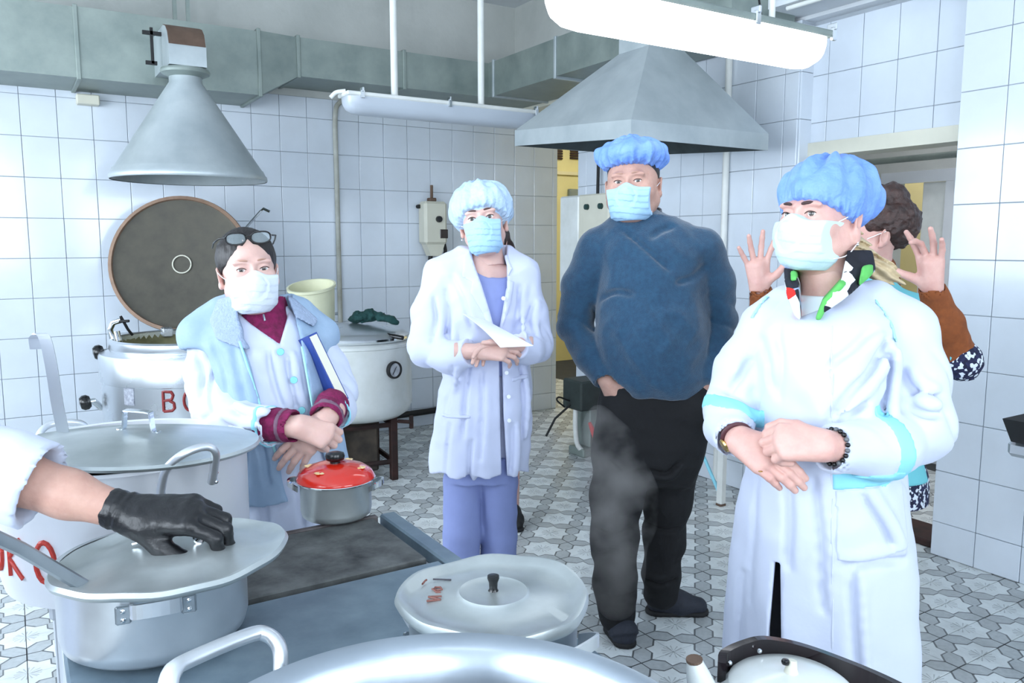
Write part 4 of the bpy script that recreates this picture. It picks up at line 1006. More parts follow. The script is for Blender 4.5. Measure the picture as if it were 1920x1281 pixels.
def field_obj(name, Fs, m, parent, T=None):
    """Fs: Field or list of (verts, quads)"""
    if isinstance(Fs, Field): Fs = [Fs.mesh()]
    V = []; Q = []; n = 0
    for P, q in Fs:
        if len(P) == 0: continue
        V.append(P); Q.append(np.asarray(q)+n); n += len(P)
    if not V: return None
    V = np.concatenate(V); Q = np.concatenate(Q)
    if T is not None: V = V@T[:3, :3].T+T[:3, 3]
    me = bpy.data.meshes.new(name)
    me.vertices.add(len(V)); me.vertices.foreach_set('co', V.astype(np.float32).ravel())
    me.loops.add(len(Q)*4); me.loops.foreach_set('vertex_index', Q.astype(np.int32).ravel())
    me.polygons.add(len(Q)); me.polygons.foreach_set('loop_start', np.arange(0, len(Q)*4, 4, dtype=np.int32))
    me.polygons.foreach_set('use_smooth', np.ones(len(Q), bool))
    me.update(calc_edges=True); me.validate()
    return obj(name, me, m, parent)
def xf(Fmesh, T):
    P, q = Fmesh; return P@T[:3, :3].T+T[:3, 3], q
# ------------------------------------------------------------------ hands
def hand(F, W, d, n, s, curl, sc=1.0, thumb=None, spread=0.0, fr=1.0):
    """W wrist, d to the knuckles, n out of the back of the hand, s to the thumb side"""
    d, n, s = unit(d), np.array(n, float), np.array(s, float); n = unit(n-d*(n@d)); s2 = np.cross(n, d); s = unit(s2 if s2@s > 0 else -s2); offs = [.030, .010, -.010, -.029]; kl = [.086, .090, .086, .077]
    ln = [(.042, .025, .021), (.046, .029, .022), (.043, .027, .022), (.034, .020, .019)]
    for i in range(4):
        b = W+s*offs[i]*.55*sc+n*.001; k = W+d*kl[i]*sc+s*offs[i]*sc+n*.003*sc
        F.add(cone(b, k, .0155*sc*fr, .0118*sc*fr), .014*sc)
    F.add(cone(W-n*.006*sc+d*.025*sc, W+d*.07*sc-n*.006*sc, .021*sc*fr, .02*sc*fr), .02*sc)
    for i in range(4):
        p = W+d*kl[i]*sc+s*offs[i]*sc+n*.003*sc; a = 0.0; sp = math.radians(spread*(1.5-i)/1.5)
        dd = d*math.cos(sp)+s*math.sin(sp); rad = [.0100, .0092, .0084, .0072]
        for j in range(3):
            a += math.radians(curl[i][j]); v = dd*math.cos(a)-n*math.sin(a); q = p+v*ln[i][j]*sc
            F.add(cone(p, q, rad[j]*sc*fr*(.9 if i == 3 else 1), rad[j+1]*sc*fr*(.9 if i == 3 else 1)), .0035*sc); p = q
    th = thumb or [(.55, .75, -.35), (.75, .55, -.35), (.85, .4, -.35)]
    p = W+d*.018*sc+s*.02*sc-n*.006*sc; rad = [.0165, .0125, .0108, .0085]
    for j, L in enumerate((.042, .034, .028)):
        v = unit(d*th[j][0]+s*th[j][1]+n*th[j][2]); q = p+v*L*sc
        F.add(cone(p, q, rad[j]*sc*fr, rad[j+1]*sc*fr), (.014 if j == 0 else .004)*sc); p = q
    return F
# ------------------------------------------------------------------ heads (front is -y, eyes at z=0)
def head_fields(h=.0024, neck=None, ears=True, jaw=1.0, wide=1.0, skull=True, eye_open=1.0):
    F = Field((-.115, -.135, -.16), (.115, .135, .135), h)
    F.add(ell((0, .018, .03), (.076*wide, .096, .088)), 0)
    F.add(ell((0, -.022, -.035), (.063*wide*jaw, .072, .082)), .03)
    F.add(ell((0, -.045, -.088), (.036*jaw*wide, .036, .03)), .035)
    for sx in (-1, 1):
        F.add(ell((sx*.036*wide, -.06, -.03), (.027*jaw, .026, .03)), .03)
        F.add(ell((sx*.03, -.083, .020), (.024, .012, .009)), .016)
        F.add(cone((sx*.052*jaw*wide, .0, -.06), (sx*.02, -.06, -.1), .02, .02), .03)
    F.add(cone((0, -.086, .008), (0, -.106, -.03), .008, .0115), .014)
    F.add(ell((0, -.105, -.036), (.017, .014, .012)), .01)
    for sx in (-1, 1): F.sub(ell((sx*.031, -.1, .0), (.02, .013, .013)), .016)
    for sx in (-1, 1): F.add(ell((sx*.031, -.0765, .0), (.0158, .0155, .0145)), .006)
    for sx in (-1, 1): F.sub(ell((sx*.0315, -.094, -.0012), (.0135, .016, .0052*eye_open), rotm('Y', sx*-4)), .0015)
    if ears:
        for sx in (-1, 1):
            R = rotm('Z', sx*22)@rotm('Y', sx*8)
            F.add(ell((sx*.0785*wide, .024, -.014), (.0075, .02, .031), R), .006)
            F.sub(ell((sx*.086*wide, .018, -.012), (.006, .011, .018), R), .004)
            F.add(ell((sx*.079*wide, .014, -.04), (.007, .009, .01)), .006)
    if neck: F.add(cone((0, .025, -.06), (0, .04, -.16), neck, neck*1.05), .03)
    return F
def mask_field(h=.0024, top=-.014, jaw=1.0, drop=0.0, pleat=1.0, wide=1.0, side=.062):
    F = Field((-.1, -.15, -.16), (.1, .06, .03), h)
    F.add(ell((0, -.022, -.035), (.067*wide*jaw, .078, .084)), 0)
    F.add(ell((0, -.05, -.085), (.044*jaw, .045, .035)), .05)
    F.add(cone((0, -.09, .0), (0, -.112, -.034), .008, .016), .035)
    F.add(ell((0, -.085, -.065), (.035, .03, .035)), .05)
    for sx in (-1, 1): F.add(ell((sx*.036*wide, -.058, -.032), (.03*jaw, .03, .034)), .03)
    F.off(.0055)
    if pleat: F.disp(lambda x, y, z: .0034*pleat*((((z+.5)*1000/19.0+.35*np.sin(x*28)) % 1))+.0016*vnoise(x*45, y*45, z*70, 3)+.002*(1-2*np.abs(vnoise(x*26, y*20, z*34, 8))), .012)
    def reg(x, y, z):
        zt = top+.016*np.exp(-(x/.022)**2)
        e = z-zt; e = np.maximum(e, -.122-drop-z+.0*x)
        e = np.maximum(e, np.abs(x)-side-.004*np.cos(z*40)); e = np.maximum(e, y-.0+.25*(z+.06)*0)
        return e
    F.keep(reg)
    return F
def cap_field(h=.003, c=(0, .028, .06), r=(.1, .122, .088), front=(-.09, .052), back=(.11, -.035), seed=0, amp=1.0, n=46):
    F = Field((-.135, -.14, -.09), (.135, .18, .17), h)
    F.add(ell(c, r), 0)
    sl = (back[1]-front[1])/(back[0]-front[0])
    def zr(y): return front[1]+(y-front[0])*sl
    def gath(x, y, z):
        ph = np.arctan2(y-c[1], x); hgt = z-zr(y)
        e = np.exp(-np.maximum(hgt, 0)/.028)
        g = np.sin(ph*n/2+2.5*vnoise(x*14, y*14, z*10, seed))+.6*np.sin(ph*n*.83+4*vnoise(x*12, y*12, z*12, seed+2))
        big = vnoise(np.cos(ph)*5, np.sin(ph)*5, z*9, seed+1)
        e2 = np.exp(-np.maximum(hgt, 0)/.012); rid = 1-2.2*np.abs(vnoise(x*24, y*24, z*17, seed+7))
        return amp*(.0034*g*e2+.0012*g*e+.006*big*(1-e*.5)+.0042*rid*(1-.3*e)+.0028*vnoise(x*50, y*50, z*34, seed+4)+.0022*np.sin(ph*9+3*vnoise(x*8, y*8, z*8, seed+3))*(1-e))
    F.disp(gath)
    F.keep(lambda x, y, z: (zr(y)-z)*.94+.002*np.sin(np.arctan2(y-c[1], x)*40))
    return F
def hmat(c, yaw=0, pitch=0, roll=0, sc=1.0):
    """yaw>0 turns the face towards +x (picture right); pitch>0 looks up; roll>0 tilts to picture right"""
    R = rotm('Y', roll)@rotm('Z', yaw)@rotm('X', -pitch)
    T = np.eye(4); T[:3, :3] = R*sc; T[:3, 3] = c; return T
def tmul(T, p): return T[:3, :3]@np.array(p)+T[:3, 3]
def eyes(parent, T, gaze=(0, 0), lash=True, iris=IRIS, brow=BROWM, bw=1.0, brow_z=.0205):
    """eyeballs, irises, lash lines and brows"""
    for sx in (-1, 1):
        c = (sx*.031, -.0765, .0); Rg = rotm('Z', gaze[0])@rotm('X', -gaze[1])
        P = [tuple(tmul(T, np.array(c)+Rg@np.array(v))) for v in MB().lathe([(0, -.0135), (.006, -.0121), (.0105, -.0085), (.0135, 0), (.0105, .0085), (.006, .0121), (0, .0135)], 24).V]
        b = MB().lathe([(0, -.0135), (.006, -.0121), (.0105, -.0085), (.0135, 0), (.0105, .0085), (.006, .0121), (0, .0135)], 24); e = obj('eyeball', mesh(P, b.F, True), EYEW, parent)
        for rr, dd, m_, nm in ((.0064, .01345, iris, 'iris'), (.003, .0138, PUPIL, 'pupil')):
            V = []; seg = 20
            for q in (0.0, .5, 1.0):
                for k in range(seg):
                    a = 2*math.pi*k/seg; xx, zz = rr*q*math.cos(a), rr*q*math.sin(a); yy = -math.sqrt(max(dd**2-xx*xx-zz*zz, 0))
                    V.append(tuple(tmul(T, np.array(c)+Rg@np.array((xx, yy, zz)))))
            Fc = [(r_*seg+k, r_*seg+(k+1) % seg, (r_+1)*seg+(k+1) % seg, (r_+1)*seg+k) for r_ in (0, 1) for k in range(seg)]
            obj(nm, mesh(V, Fc, True), m_, e)
        if lash:
            pts = [tmul(T, (sx*.0315+t*.0138, -.0925+.0035*t*t+.002*(t*sx), .0052-.0052*t*t+.0006*t*sx)) for t in np.linspace(-1, 1, 11)]
            MB().tube(pts, [.0006]+[.0012*T[0, 0]/T[0, 0]]*9+[.0006], 6).build('lash_line', LASH, parent, 60)
        pts = [tmul(T, (sx*(.0135+.036*t), -.0975+.012*t*t+.004*t, brow_z+.003+.004*math.sin(t*2.4)-.0045*t*t)) for t in np.linspace(0, 1, 9)]
        MB().tube(pts, [.002*bw]+[.0029*bw]*4+[.0025*bw, .002*bw, .0015*bw, .0008*bw], 8, flat=(1, 1)).build('eyebrow', brow, parent, 60)
def front(F, x, z):
    i = int(round((x-F.lo[0])/F.h)); k = int(round((z-F.lo[2])/F.h)); i = min(max(i, 0), F.D.shape[0]-1); k = min(max(k, 0), F.D.shape[2]-1)
    c = np.nonzero(F.D[i, :, k] < 0)[0]
    return None if len(c) == 0 else float(F.ax[1][c[0]])
def armfold(F, A, E, W, amp=.008, fr=42.0, spread=.1, ph=0.0):
    """oblique creases gathered around a bent elbow"""
    u = unit(unit(W-E)+unit(E-A)); n = unit(np.cross(u, unit(A+W-2*E)+V3(.01, .02, .01)))
    m = np.cross(n, u)
    def fn(x, y, z):
        dx, dy, dz = x-E[0], y-E[1], z-E[2]; t = dx*u[0]+dy*u[1]+dz*u[2]; a = np.arctan2(dx*n[0]+dy*n[1]+dz*n[2], dx*m[0]+dy*m[1]+dz*m[2])
        w_ = np.exp(-(dx*dx+dy*dy+dz*dz)/(spread*1.3)**2)
        s_ = np.abs(np.sin(t*fr+.9*np.sin(a+ph)+1.6*vnoise(x*11, y*11, z*11, 7)))
        return amp*w_*(1-s_)**1.5-amp*.3*w_
    F.disp(fn, .03)
class Person:
    """frame turned to the viewer: x to the picture's right, y away, z up; pixels give x and z on the plane at distance d"""
    def __init__(s, d, px, label, group=None, z0=0.0, turn=True):
        r = FW+RT*((px-CX)/F_PX if turn else 0.0)-UP*(700-CY)/F_PX; h = np.array((r[0], r[1], 0)); s.dF = h/np.linalg.norm(h)
        s.dR = np.array((s.dF[1], -s.dF[0], 0)); ax = np.array((sY, cY, 0)); s.d = d/(s.dF@ax)
        s.x0 = 0.0 if turn else at(px, 700, d)@RT
        q = s.dR*s.x0+s.dF*s.d
        s.e = empty('person', (q[0], q[1], z0), -math.atan2(s.dF[0], s.dF[1]), label, 'person', group); s.z0 = z0
    def P(s, px, py, dy=0.0):
        r = FW+RT*(px-CX)/F_PX-UP*(py-CY)/F_PX; p = CAM+r*((s.d+dy)/(r@s.dF)); return V3(p@s.dR-s.x0, dy, p[2]-s.z0)
    def lev(s, py, xl, xr, bf, bb=None, dy=0.0):
        a, b = s.P(xl, py, dy), s.P(xr, py, dy)
        return (a[2], (a[0]+b[0])/2, dy, (b[0]-a[0])/2, bf, bf if bb is None else bb)
    def poly(s, pts, dy, y0, y1): return poly2([s.P(x, y, dy)[[0, 2]] for x, y in pts], y0, y1)
    def surf(s, F, px, py, out=0.0):
        y = -.12
        for _ in range(4):
            q = s.P(px, py, y); f = front(F, q[0], q[2])
            if f is None: break
            y = f-out
        return s.P(px, py, y)
    def crease(s, F, pts, r=.004, k=.016, ridge=.5):
        """a groove with a soft ridge beside it along picture points on the garment's front"""
        Q = [s.surf(F, x, y, -.001) for x, y in pts]; Q = smoothpath(Q, 4)
        for a, b in zip(Q, Q[1:]): F.sub(cone(a, b, r), k)
        if ridge:
            o = unit(V3(-(Q[-1]-Q[0])[2], 0, (Q[-1]-Q[0])[0]))*.016
            for a, b in zip(Q, Q[1:]): F.add(cone(a+o+V3(0, .006, 0), b+o+V3(0, .006, 0), r*ridge+.003), .02)
    def ring(s, base, C, axis, hw, R, off=.0022):
        a = unit(axis)
        return patch(base, off, [(lambda x, y, z: np.maximum(np.abs((x-C[0])*a[0]+(y-C[1])*a[1]+(z-C[2])*a[2])-hw, np.sqrt((x-C[0])**2+(y-C[1])**2+(z-C[2])**2)-R), C-R, C+R)])
    def obj(s, name, F, m, T=None): return field_obj(name, F, m, s.e, T)
def patch(base, o, prims, k=0):
    """a thin piece lying on a garment: garment grown by o, kept inside the union of prims"""
    F = base.copy().off(o); G = Field.__new__(Field); G.h, G.lo, G.ax = F.h, F.lo, F.ax; G.D = np.full(F.D.shape, 1.0, np.float32)
    for p in prims: G.add(p, k)
    F.D = np.maximum(F.D, G.D); return F
def shoe(F, S, heel, toe, w=.045, hgt=.075):
    d = unit(toe-heel); F.add(cone(heel+V3(0, 0, .04), heel+d*.08+V3(0, 0, .045), w*.8, w*.9), .03)
    F.add(cone(heel+d*.1+V3(0, 0, .035), toe+V3(0, 0, .03), w, w*.75), .04)
    F.add(cone(heel+V3(0, 0, .05)+d*.03, heel+d*.04+V3(0, 0, hgt+.03), w*.85, w*.85), .03)
    S.add(cone(heel+V3(0, 0, .005), toe+V3(0, 0, .005), w*.95, w*.9), .02)
def strap(T, pts, parent, r=.0011):
    MB().tube(smoothpath([tmul(T, p) for p in pts], 5), r, 6).build('mask_strap', PAPER, parent, 60)
def innerbody(pp, segs, m, extra):
    """coarse body inside the clothes, joined with the finely meshed head and hands"""
    lo = np.min([np.minimum(a, b)-r-.03 for a, b, r, r2 in segs], 0); hi = np.max([np.maximum(a, b)+r+.03 for a, b, r, r2 in segs], 0)
    F = Field(lo, hi, .014)
    for a, b, r, r2 in segs: F.add(cone(a, b, r*.92, r2*.92), .03)
    return field_obj('body', [F.mesh()]+extra, m, pp.e)
def fieldfor(pts, pad, h):
    pts = np.array(pts); return Field(pts.min(0)-pad, pts.max(0)+pad, h)
# ================================================================== PEOPLE
# ---- man in the navy sweater
def build_man():
    p = Person(3.0, 1205, 'man in navy sweater and black trousers, hands in pockets, blue cap'); e = p.e
    lev = p.lev
    Fs = Field(p.P(1015, 780)-V3(0, .34, 0), p.P(1395, 372)+V3(0, .3, .02), .0075)
    Fs.add(loft([lev(734, 1135, 1330, .17, .15), lev(715, 1126, 1334, .2, .16), lev(670, 1115, 1333, .225, .17), lev(620, 1112, 1334, .222, .17), lev(560, 1116, 1334, .19, .165), lev(500, 1118, 1332, .16, .155), lev(455, 1112, 1325, .135, .135), lev(425, 1130, 1300, .1, .11), lev(405, 1150, 1265, .07, .085)], 2.25), 0)
    S1, E1_, W1 = p.P(1122, 472), p.P(1078, 612, .02), p.P(1137, 714, -.11)
    S2, E2_, W2 = p.P(1314, 466), p.P(1352, 600, .03), p.P(1330, 702, -.08)
    chain(Fs, [p.P(1155, 442, .02), S1, p.P(1092, 540, .02), E1_, p.P(1105, 668, -.05), W1], [.06, .084, .08, .072, .064, .052], .02)
    chain(Fs, [p.P(1262, 442, .02), S2, p.P(1340, 530, .02), E2_, p.P(1345, 655, -.03), W2], [.06, .082, .075, .066, .058, .048], .02)
    Fs.add(cone(p.P(1197, 452, .02), p.P(1199, 424, .01), .115, .09), .04)
    Fs.disp(lambda x, y, z: .006*vnoise(x*9, y*9, z*7, 2)+.009*np.abs(vnoise(x*11+z*9, y*10, z*8-x*7, 4))+.005*np.abs(vnoise(x*15-z*12, y*12, z*10+x*8, 9)))
    armfold(Fs, S1, E1_, W1, .009, 36); armfold(Fs, S2, E2_, W2, .009, 36)
    for pts in ([(1170, 432), (1215, 470), (1255, 505)], [(1262, 425), (1240, 432), (1222, 445)], [(1322, 500), (1300, 520), (1270, 530)], [(1128, 560), (1155, 548), (1185, 552)]): p.crease(Fs, pts, .001, .024, 0)
    Fs.sub(cone(W1+unit(W1-E1_)*.02, W1+unit(W1-E1_)*.15, .05, .05), .004)
    p.obj('sweater', Fs, SWEATER)
    Fr = fieldfor([p.P(1140, 425), p.P(1255, 365)], .09, .005)
    Fr.add(cone(p.P(1198, 428, .01), p.P(1198, 384, .0), .1, .083), 0); Fr.sub(cone(p.P(1198, 392, .0), p.P(1198, 340, .0), .072, .085), .004)
    Fr.keep(lambda x, y, z: z-p.P(1198, 392)[2]-.35*y); Fr.disp(folds(.004, (10, 10, 40), 2)); p.obj('collar', Fr, SWEATER2)
    # trousers
    Ft = Field(p.P(1070, 1200)-V3(0, .4, 0), p.P(1370, 690)+V3(0, .35, 0), .0075)
    Ft.add(loft([lev(900, 1150, 1290, .1, .11), lev(870, 1122, 1310, .13, .15), lev(820, 1116, 1326, .145, .17), lev(760, 1118, 1332, .155, .165), lev(712, 1128, 1328, .17, .155)], 2.4), 0)
    dl, dr = -.1, .1
    chain(Ft, [p.P(1165, 850, dl*.3), p.P(1155, 935, dl*.7), p.P(1152, 1015, dl), p.P(1153, 1090, dl), p.P(1156, 1150, dl)], [.1, .094, .084, .076, .075], .05)
    chain(Ft, [p.P(1262, 850, dr*.3), p.P(1252, 935, dr*.7), p.P(1245, 1010, dr), p.P(1240, 1075, dr), p.P(1238, 1112, dr)], [.1, .09, .078, .07, .07], .05)
    Ft.disp(lambda x, y, z: .006*np.abs(vnoise(x*10+z*6, y*10, z*14, 1))+.004*vnoise(x*20, y*20, z*24, 3))
    Ft.add(ell(p.P(1162, 775, -.1), (.055, .05, .075)), .05); Ft.add(ell(p.P(1305, 765, -.09), (.05, .05, .07)), .05)
    for pts in ([(1140, 860), (1170, 885), (1200, 880)], [(1275, 870), (1250, 890), (1215, 885)], [(1118, 990), (1150, 1000), (1185, 985)], [(1122, 1040), (1150, 1032), (1185, 1045)], [(1215, 980), (1245, 992), (1280, 985)], [(1125, 1110), (1155, 1122), (1185, 1112)], [(1212, 1085), (1240, 1095), (1265, 1085)]): p.crease(Ft, pts, .003, .024)
    p.obj('trousers', Ft, TROUSER)
    hp = []
    for W, dn, sx in ((W1, p.P(1170, 790, -.1)-W1, 1), (W2, p.P(1302, 775, -.09)-W2, -1)):
        Fh = fieldfor([W, W+unit(dn)*.16], .07, .0035); d = unit(dn); n = unit(np.cross(d, (sx*.3, 1, 0))*sx); n = unit(V3(-sx*.75, -.6, .1)); n = unit(n-d*(n@d)); s = np.cross(n, d)*(1 if sx > 0 else -1)
        s = unit(s if s[1] < 0 else -s)
        Fh.add(cone(W+unit((p.P(1105, 668, -.05) if sx > 0 else p.P(1345, 655, -.03))-W)*.05, W, .03, .029), .01); hand(Fh, W, d, n, s, [(12, 20, 10)]*4, 1.05, spread=4); hp.append(Fh.mesh())
    sh, so = fieldfor([p.P(1110, 1225), p.P(1350, 1050)], .25, .0055), fieldfor([p.P(1110, 1225), p.P(1350, 1050)], .25, .0055)
    h1, h2 = p.P(1154, 1160, -.06), p.P(1232, 1118, .13); h1[2] = h2[2] = 0
    t1, t2 = (V3(q@p.dR, q@p.dF-p.d, 0) for q in (onz(1171, 1208, 0), onz(1308, 1150, 0)))
    for hh, tt in ((h1, t1), (h2, t2)):
        A, B = fieldfor([hh, tt], .13, .005), fieldfor([hh, tt], .13, .005)
        shoe(A, B, hh, tt, .05); A.keep(lambda x, y, z: .008-z); B.keep(lambda x, y, z: np.maximum(z-.02, -z)+0*x)
        o = p.obj('shoe', A, SHOE); field_obj('sole', B, SOLE, o)
    T = hmat(p.P(1186, 344, -.02), yaw=-9, pitch=1, roll=-3, sc=1.13)
    Hf = head_fields(.0026, neck=.066, jaw=1.16, wide=1.08, eye_open=.72)
    ib = [(p.P(1210, 780), p.P(1205, 450), .1, .1), (p.P(1198, 440), p.P(1195, 375), .07, .06), (S1, E1_, .05, .045), (E1_, W1, .045, .03), (S2, E2_, .05, .045), (E2_, W2, .045, .03), (p.P(1165, 850, -.03), p.P(1156, 1165, -.1), .05, .035), (p.P(1258, 850, .06), p.P(1240, 1120, .11), .04, .032), (p.P(1205, 450), S1, .08, .05), (p.P(1205, 450), S2, .08, .05)]
    innerbody(p, ib, SKINT, [xf(Hf.mesh(), T)]+hp)
    eyes(e, T, (8, -2), True, iris=IRIS, brow=mat('pale_brow', (176, 136, 118), .8), bw=.9)
    hairF = Field((-.11, -.12, -.08), (.11, .13, .14), .004).add(ell((0, .024, .034), (.0845, .1, .09)), 0).keep(lambda x, y, z: np.maximum((-.045-z)*.9+.0*x, (-y-.03)-(z-.02)*1.6)); field_obj('hair', hairF, HAIRD, e, T)
    cf = cap_field(c=(0, .02, .088), r=(.116, .13, .062), front=(-.1, .058), back=(.12, .022), seed=3, amp=1.25); o = field_obj('hair_net_cap', cf, CAPB, e, T)
    field_obj('face_mask', mask_field(top=-.022, jaw=1.2, wide=1.12, side=.068, pleat=.6), MASKB, e, T)
    strap(T, [(.066, -.045, -.028), (.08, -.01, -.015), (.09, .02, .005)], e); strap(T, [(.064, -.04, -.1), (.082, .0, -.06), (.092, .022, -.035)], e)
    strap(T, [(-.066, -.045, -.028), (-.08, -.01, -.015), (-.09, .02, .005)], e)
    return p
MAN = build_man()
# ---- woman in white coat and pale cap, holding papers
def build_nurse():
    p = Person(2.88, 905, 'woman in open white coat over blue scrubs holding a sheet of paper'); e = p.e; lev = p.lev
    Fc = Field(p.P(745, 915)-V3(0, .32, 0), p.P(1050, 455)+V3(0, .28, 0), .0062)
    Fc.add(loft([lev(878, 804, 990, .15, .15), lev(830, 808, 994, .15, .15), lev(760, 816, 998, .145, .145), lev(700, 828, 992, .13, .14), lev(640, 834, 984, .115, .125), lev(590, 830, 985, .13, .12), lev(545, 828, 985, .125, .115), lev(510, 828, 978, .09, .1), lev(487, 850, 958, .06, .08), lev(470, 872, 945, .05, .065)], 2.3), 0)
    S1, E1_, W1 = p.P(829, 518, .0), p.P(797, 655, -.05), p.P(890, 660, -.21)
    S2, E2_, W2 = p.P(978, 516, .0), p.P(1004, 648, -.04), p.P(962, 648, -.2)
    chain(Fc, [p.P(868, 492, .01), S1, p.P(806, 590, -.02), E1_, p.P(845, 670, -.13), W1], [.06, .064, .062, .058, .053, .05], .035)
    chain(Fc, [p.P(945, 490, .01), S2, p.P(997, 590, -.02), E2_, p.P(990, 655, -.12), W2], [.06, .062, .058, .056, .05, .046], .035)
    def fold(x, y, z):
        zz = np.clip((1.05-z)/.6, 0, 1)
        return .009*zz*np.sin(np.arctan2(y, x)*9+2*vnoise(x*5, y*5, z*2, 1))+.007*np.abs(vnoise(x*13+z*7, y*12, z*13-x*6, 4))+.003*vnoise(x*25, y*25, z*30, 6)
    Fc.disp(fold)
    armfold(Fc, S1, E1_, W1, .01, 44, .1); armfold(Fc, S2, E2_, W2, .01, 44, .09, 2)
    for pts in ([(838, 545), (845, 590), (842, 640)], [(975, 540), (972, 590), (975, 640)], [(850, 690), (842, 740), (832, 790)], [(880, 690), (874, 750), (868, 820)], [(905, 700), (906, 770), (900, 860)], [(975, 690), (982, 750), (978, 820)], [(850, 520), (870, 560), (885, 610)], [(815, 560), (820, 600), (812, 640)], [(1000, 570), (994, 600), (1000, 630)], [(845, 800), (840, 850), (836, 890)], [(885, 830), (882, 870), (880, 900)], [(962, 800), (962, 850), (958, 890)]): p.crease(Fc, pts, .004, .018)
    # V opening and front slit
    Fc.sub(p.poly([(880, 450), (950, 450), (952, 490), (950, 540), (934, 632), (928, 628), (905, 555), (888, 500)], -.12, -.5, -.055), .004)
    Fc.sub(p.poly([(880, 450), (950, 450), (951, 540), (912, 545), (888, 496)], -.06, -.5, .02), .004)
    Fc.sub(p.poly([(936, 660), (941, 660), (944, 780), (952, 910), (941, 910), (938, 800)], -.13, -.5, -.06), .004)
    for W, E_ in ((W1, E1_), (W2, E2_)): d = unit(W-p.P(845, 670, -.13)) if W is W1 else unit(W-p.P(990, 655, -.12)); Fc.sub(cone(W+d*.02, W+d*.2, .046, .046), .004); Fc.sub(cone(W+d*.055, W+d*.3, .085, .085), .003)
    co = p.obj('coat', Fc, COATL)
    # lapels, collar, pocket, buttons
    for q in ([(880, 470), (892, 505), (912, 560), (930, 628), (925, 630), (898, 575), (880, 545), (886, 530), (866, 520), (868, 480)], [(946, 480), (952, 500), (951, 545), (937, 625), (938, 628), (958, 570), (965, 530), (952, 524), (962, 505), (952, 478)]):
        field_obj('lapel', patch(Fc, .0075, [p.poly(q, -.12, -.4, .0)]), COATL, co)
    for q in ([(826, 782), (882, 780), (882, 786), (826, 789)], [(960, 712), (992, 708), (992, 716), (960, 720)]): field_obj('pocket', patch(Fc, .004, [p.poly(q, -.15, -.4, .0)]), COATL, co)
    for bx, by in ((950, 700), (954, 745), (955, 790), (944, 560)):
        c = p.P(bx, by, -.15); MB().lathe([(0, -.003), (.007, -.003), (.007, .003), (0, .003)], 14, tuple(c+V3(0, .012, 0)), rotm('X', 90)).build('button', PAPER, co)
    # scrubs top and trousers
    Fi = fieldfor([p.P(860, 700), p.P(965, 465)], .13, .007)
    Fi.add(loft([lev(700, 838, 978, .1, .1), lev(640, 842, 976, .095, .1), lev(560, 842, 974, .1, .1), lev(515, 850, 960, .07, .08), lev(495, 872, 945, .05, .06)], 2.3), 0)
    Fi.sub(p.poly([(884, 455), (948, 455), (948, 520), (915, 522), (890, 505)], -.1, -.4, -.0), .004); Fi.disp(folds(.004, (14, 14, 8), 9)); p.obj('scrubs_top', Fi, SCRUB)
    Ft = Field(p.P(800, 1215)-V3(0, .25, 0), p.P(1000, 840)+V3(0, .25, 0), .0075)
    Ft.add(loft([lev(900, 834, 966, .1, .1), lev(850, 832, 968, .11, .11)], 2.3), 0)
    chain(Ft, [p.P(868, 900), p.P(866, 1000, -.02), p.P(862, 1100, -.02), p.P(860, 1172, -.01)], [.074, .071, .072, .075], .012)
    chain(Ft, [p.P(935, 900), p.P(935, 1000, .02), p.P(936, 1100, .02), p.P(936, 1165, .02)], [.074, .07, .07, .072], .012)
    Ft.disp(lambda x, y, z: .007*np.abs(vnoise(x*12+z*5, y*12, z*9, 1))); p.obj('trousers', Ft, SCRUB)
    for px, dy in ((862, -.02), (937, .02)):
        hh = p.P(px, 1180, dy); hh[2] = 0; tt = hh+V3(0, -.17, 0); A, B = fieldfor([hh, tt], .13, .006), fieldfor([hh, tt], .13, .006)
        shoe(A, B, hh, tt, .042); A.keep(lambda x, y, z: .008-z); B.keep(lambda x, y, z: np.maximum(z-.02, -z)+0*x); o = p.obj('shoe', A, PAPER); field_obj('sole', B, SOLE, o)
    # hands together around the paper
    hp = []
    Fh = fieldfor([W1, p.P(965, 655, -.25)], .07, .003); Fh.add(cone(W1-V3(.06, -.02, 0), W1+V3(.02, -.01, .002), .03, .026), .01)
    hand(Fh, W1+V3(.02, -.01, .003), (1, -.12, .0), (-.15, -.75, .6), (0, .45, .85), [(28, 30, 15), (32, 32, 18), (36, 36, 20), (42, 40, 20)], .93, spread=3, thumb=[(.7, .5, -.3), (.9, .2, -.3), (.95, .0, -.3)]); hp.append(Fh.mesh())
    Fh = fieldfor([W2, p.P(900, 655, -.25)], .07, .003); Fh.add(cone(W2+V3(.06, .04, .0), W2, .027, .025), .01)
    hand(Fh, W2, (-1, -.1, -.12), (.1, .55, .8), (0, -.75, .5), [(15, 25, 15), (20, 28, 15), (24, 30, 15), (28, 32, 15)], .9, spread=2, thumb=[(.7, .5, .1), (.9, .1, .1), (.95, -.1, .1)]); hp.append(Fh.mesh())
    T = hmat(p.P(905, 414, -.03), yaw=-3, pitch=6, roll=-9, sc=1.0)
    Hf = head_fields(.0025, neck=.05, jaw=.96); ib = [(p.P(905, 860), p.P(908, 520), .085, .075), (p.P(908, 520), p.P(908, 440, .0), .06, .048), (S1, E1_, .03, .028), (E1_, p.P(845, 670, -.13), .026, .024), (p.P(845, 670, -.13), W1, .024, .024), (S2, E2_, .03, .028), (E2_, p.P(990, 655, -.12), .026, .024), (p.P(990, 655, -.12), W2, .024, .022), (p.P(868, 880), p.P(862, 1190), .05, .035), (p.P(935, 880), p.P(937, 1190), .05, .035), (p.P(908, 520, .01), S1, .055, .035), (p.P(908, 520, .01), S2, .055, .035)]
    innerbody(p, ib, SKINP, [xf(Hf.mesh(), T)]+hp)
    eyes(e, T, (-4, -4), True, bw=1.05)
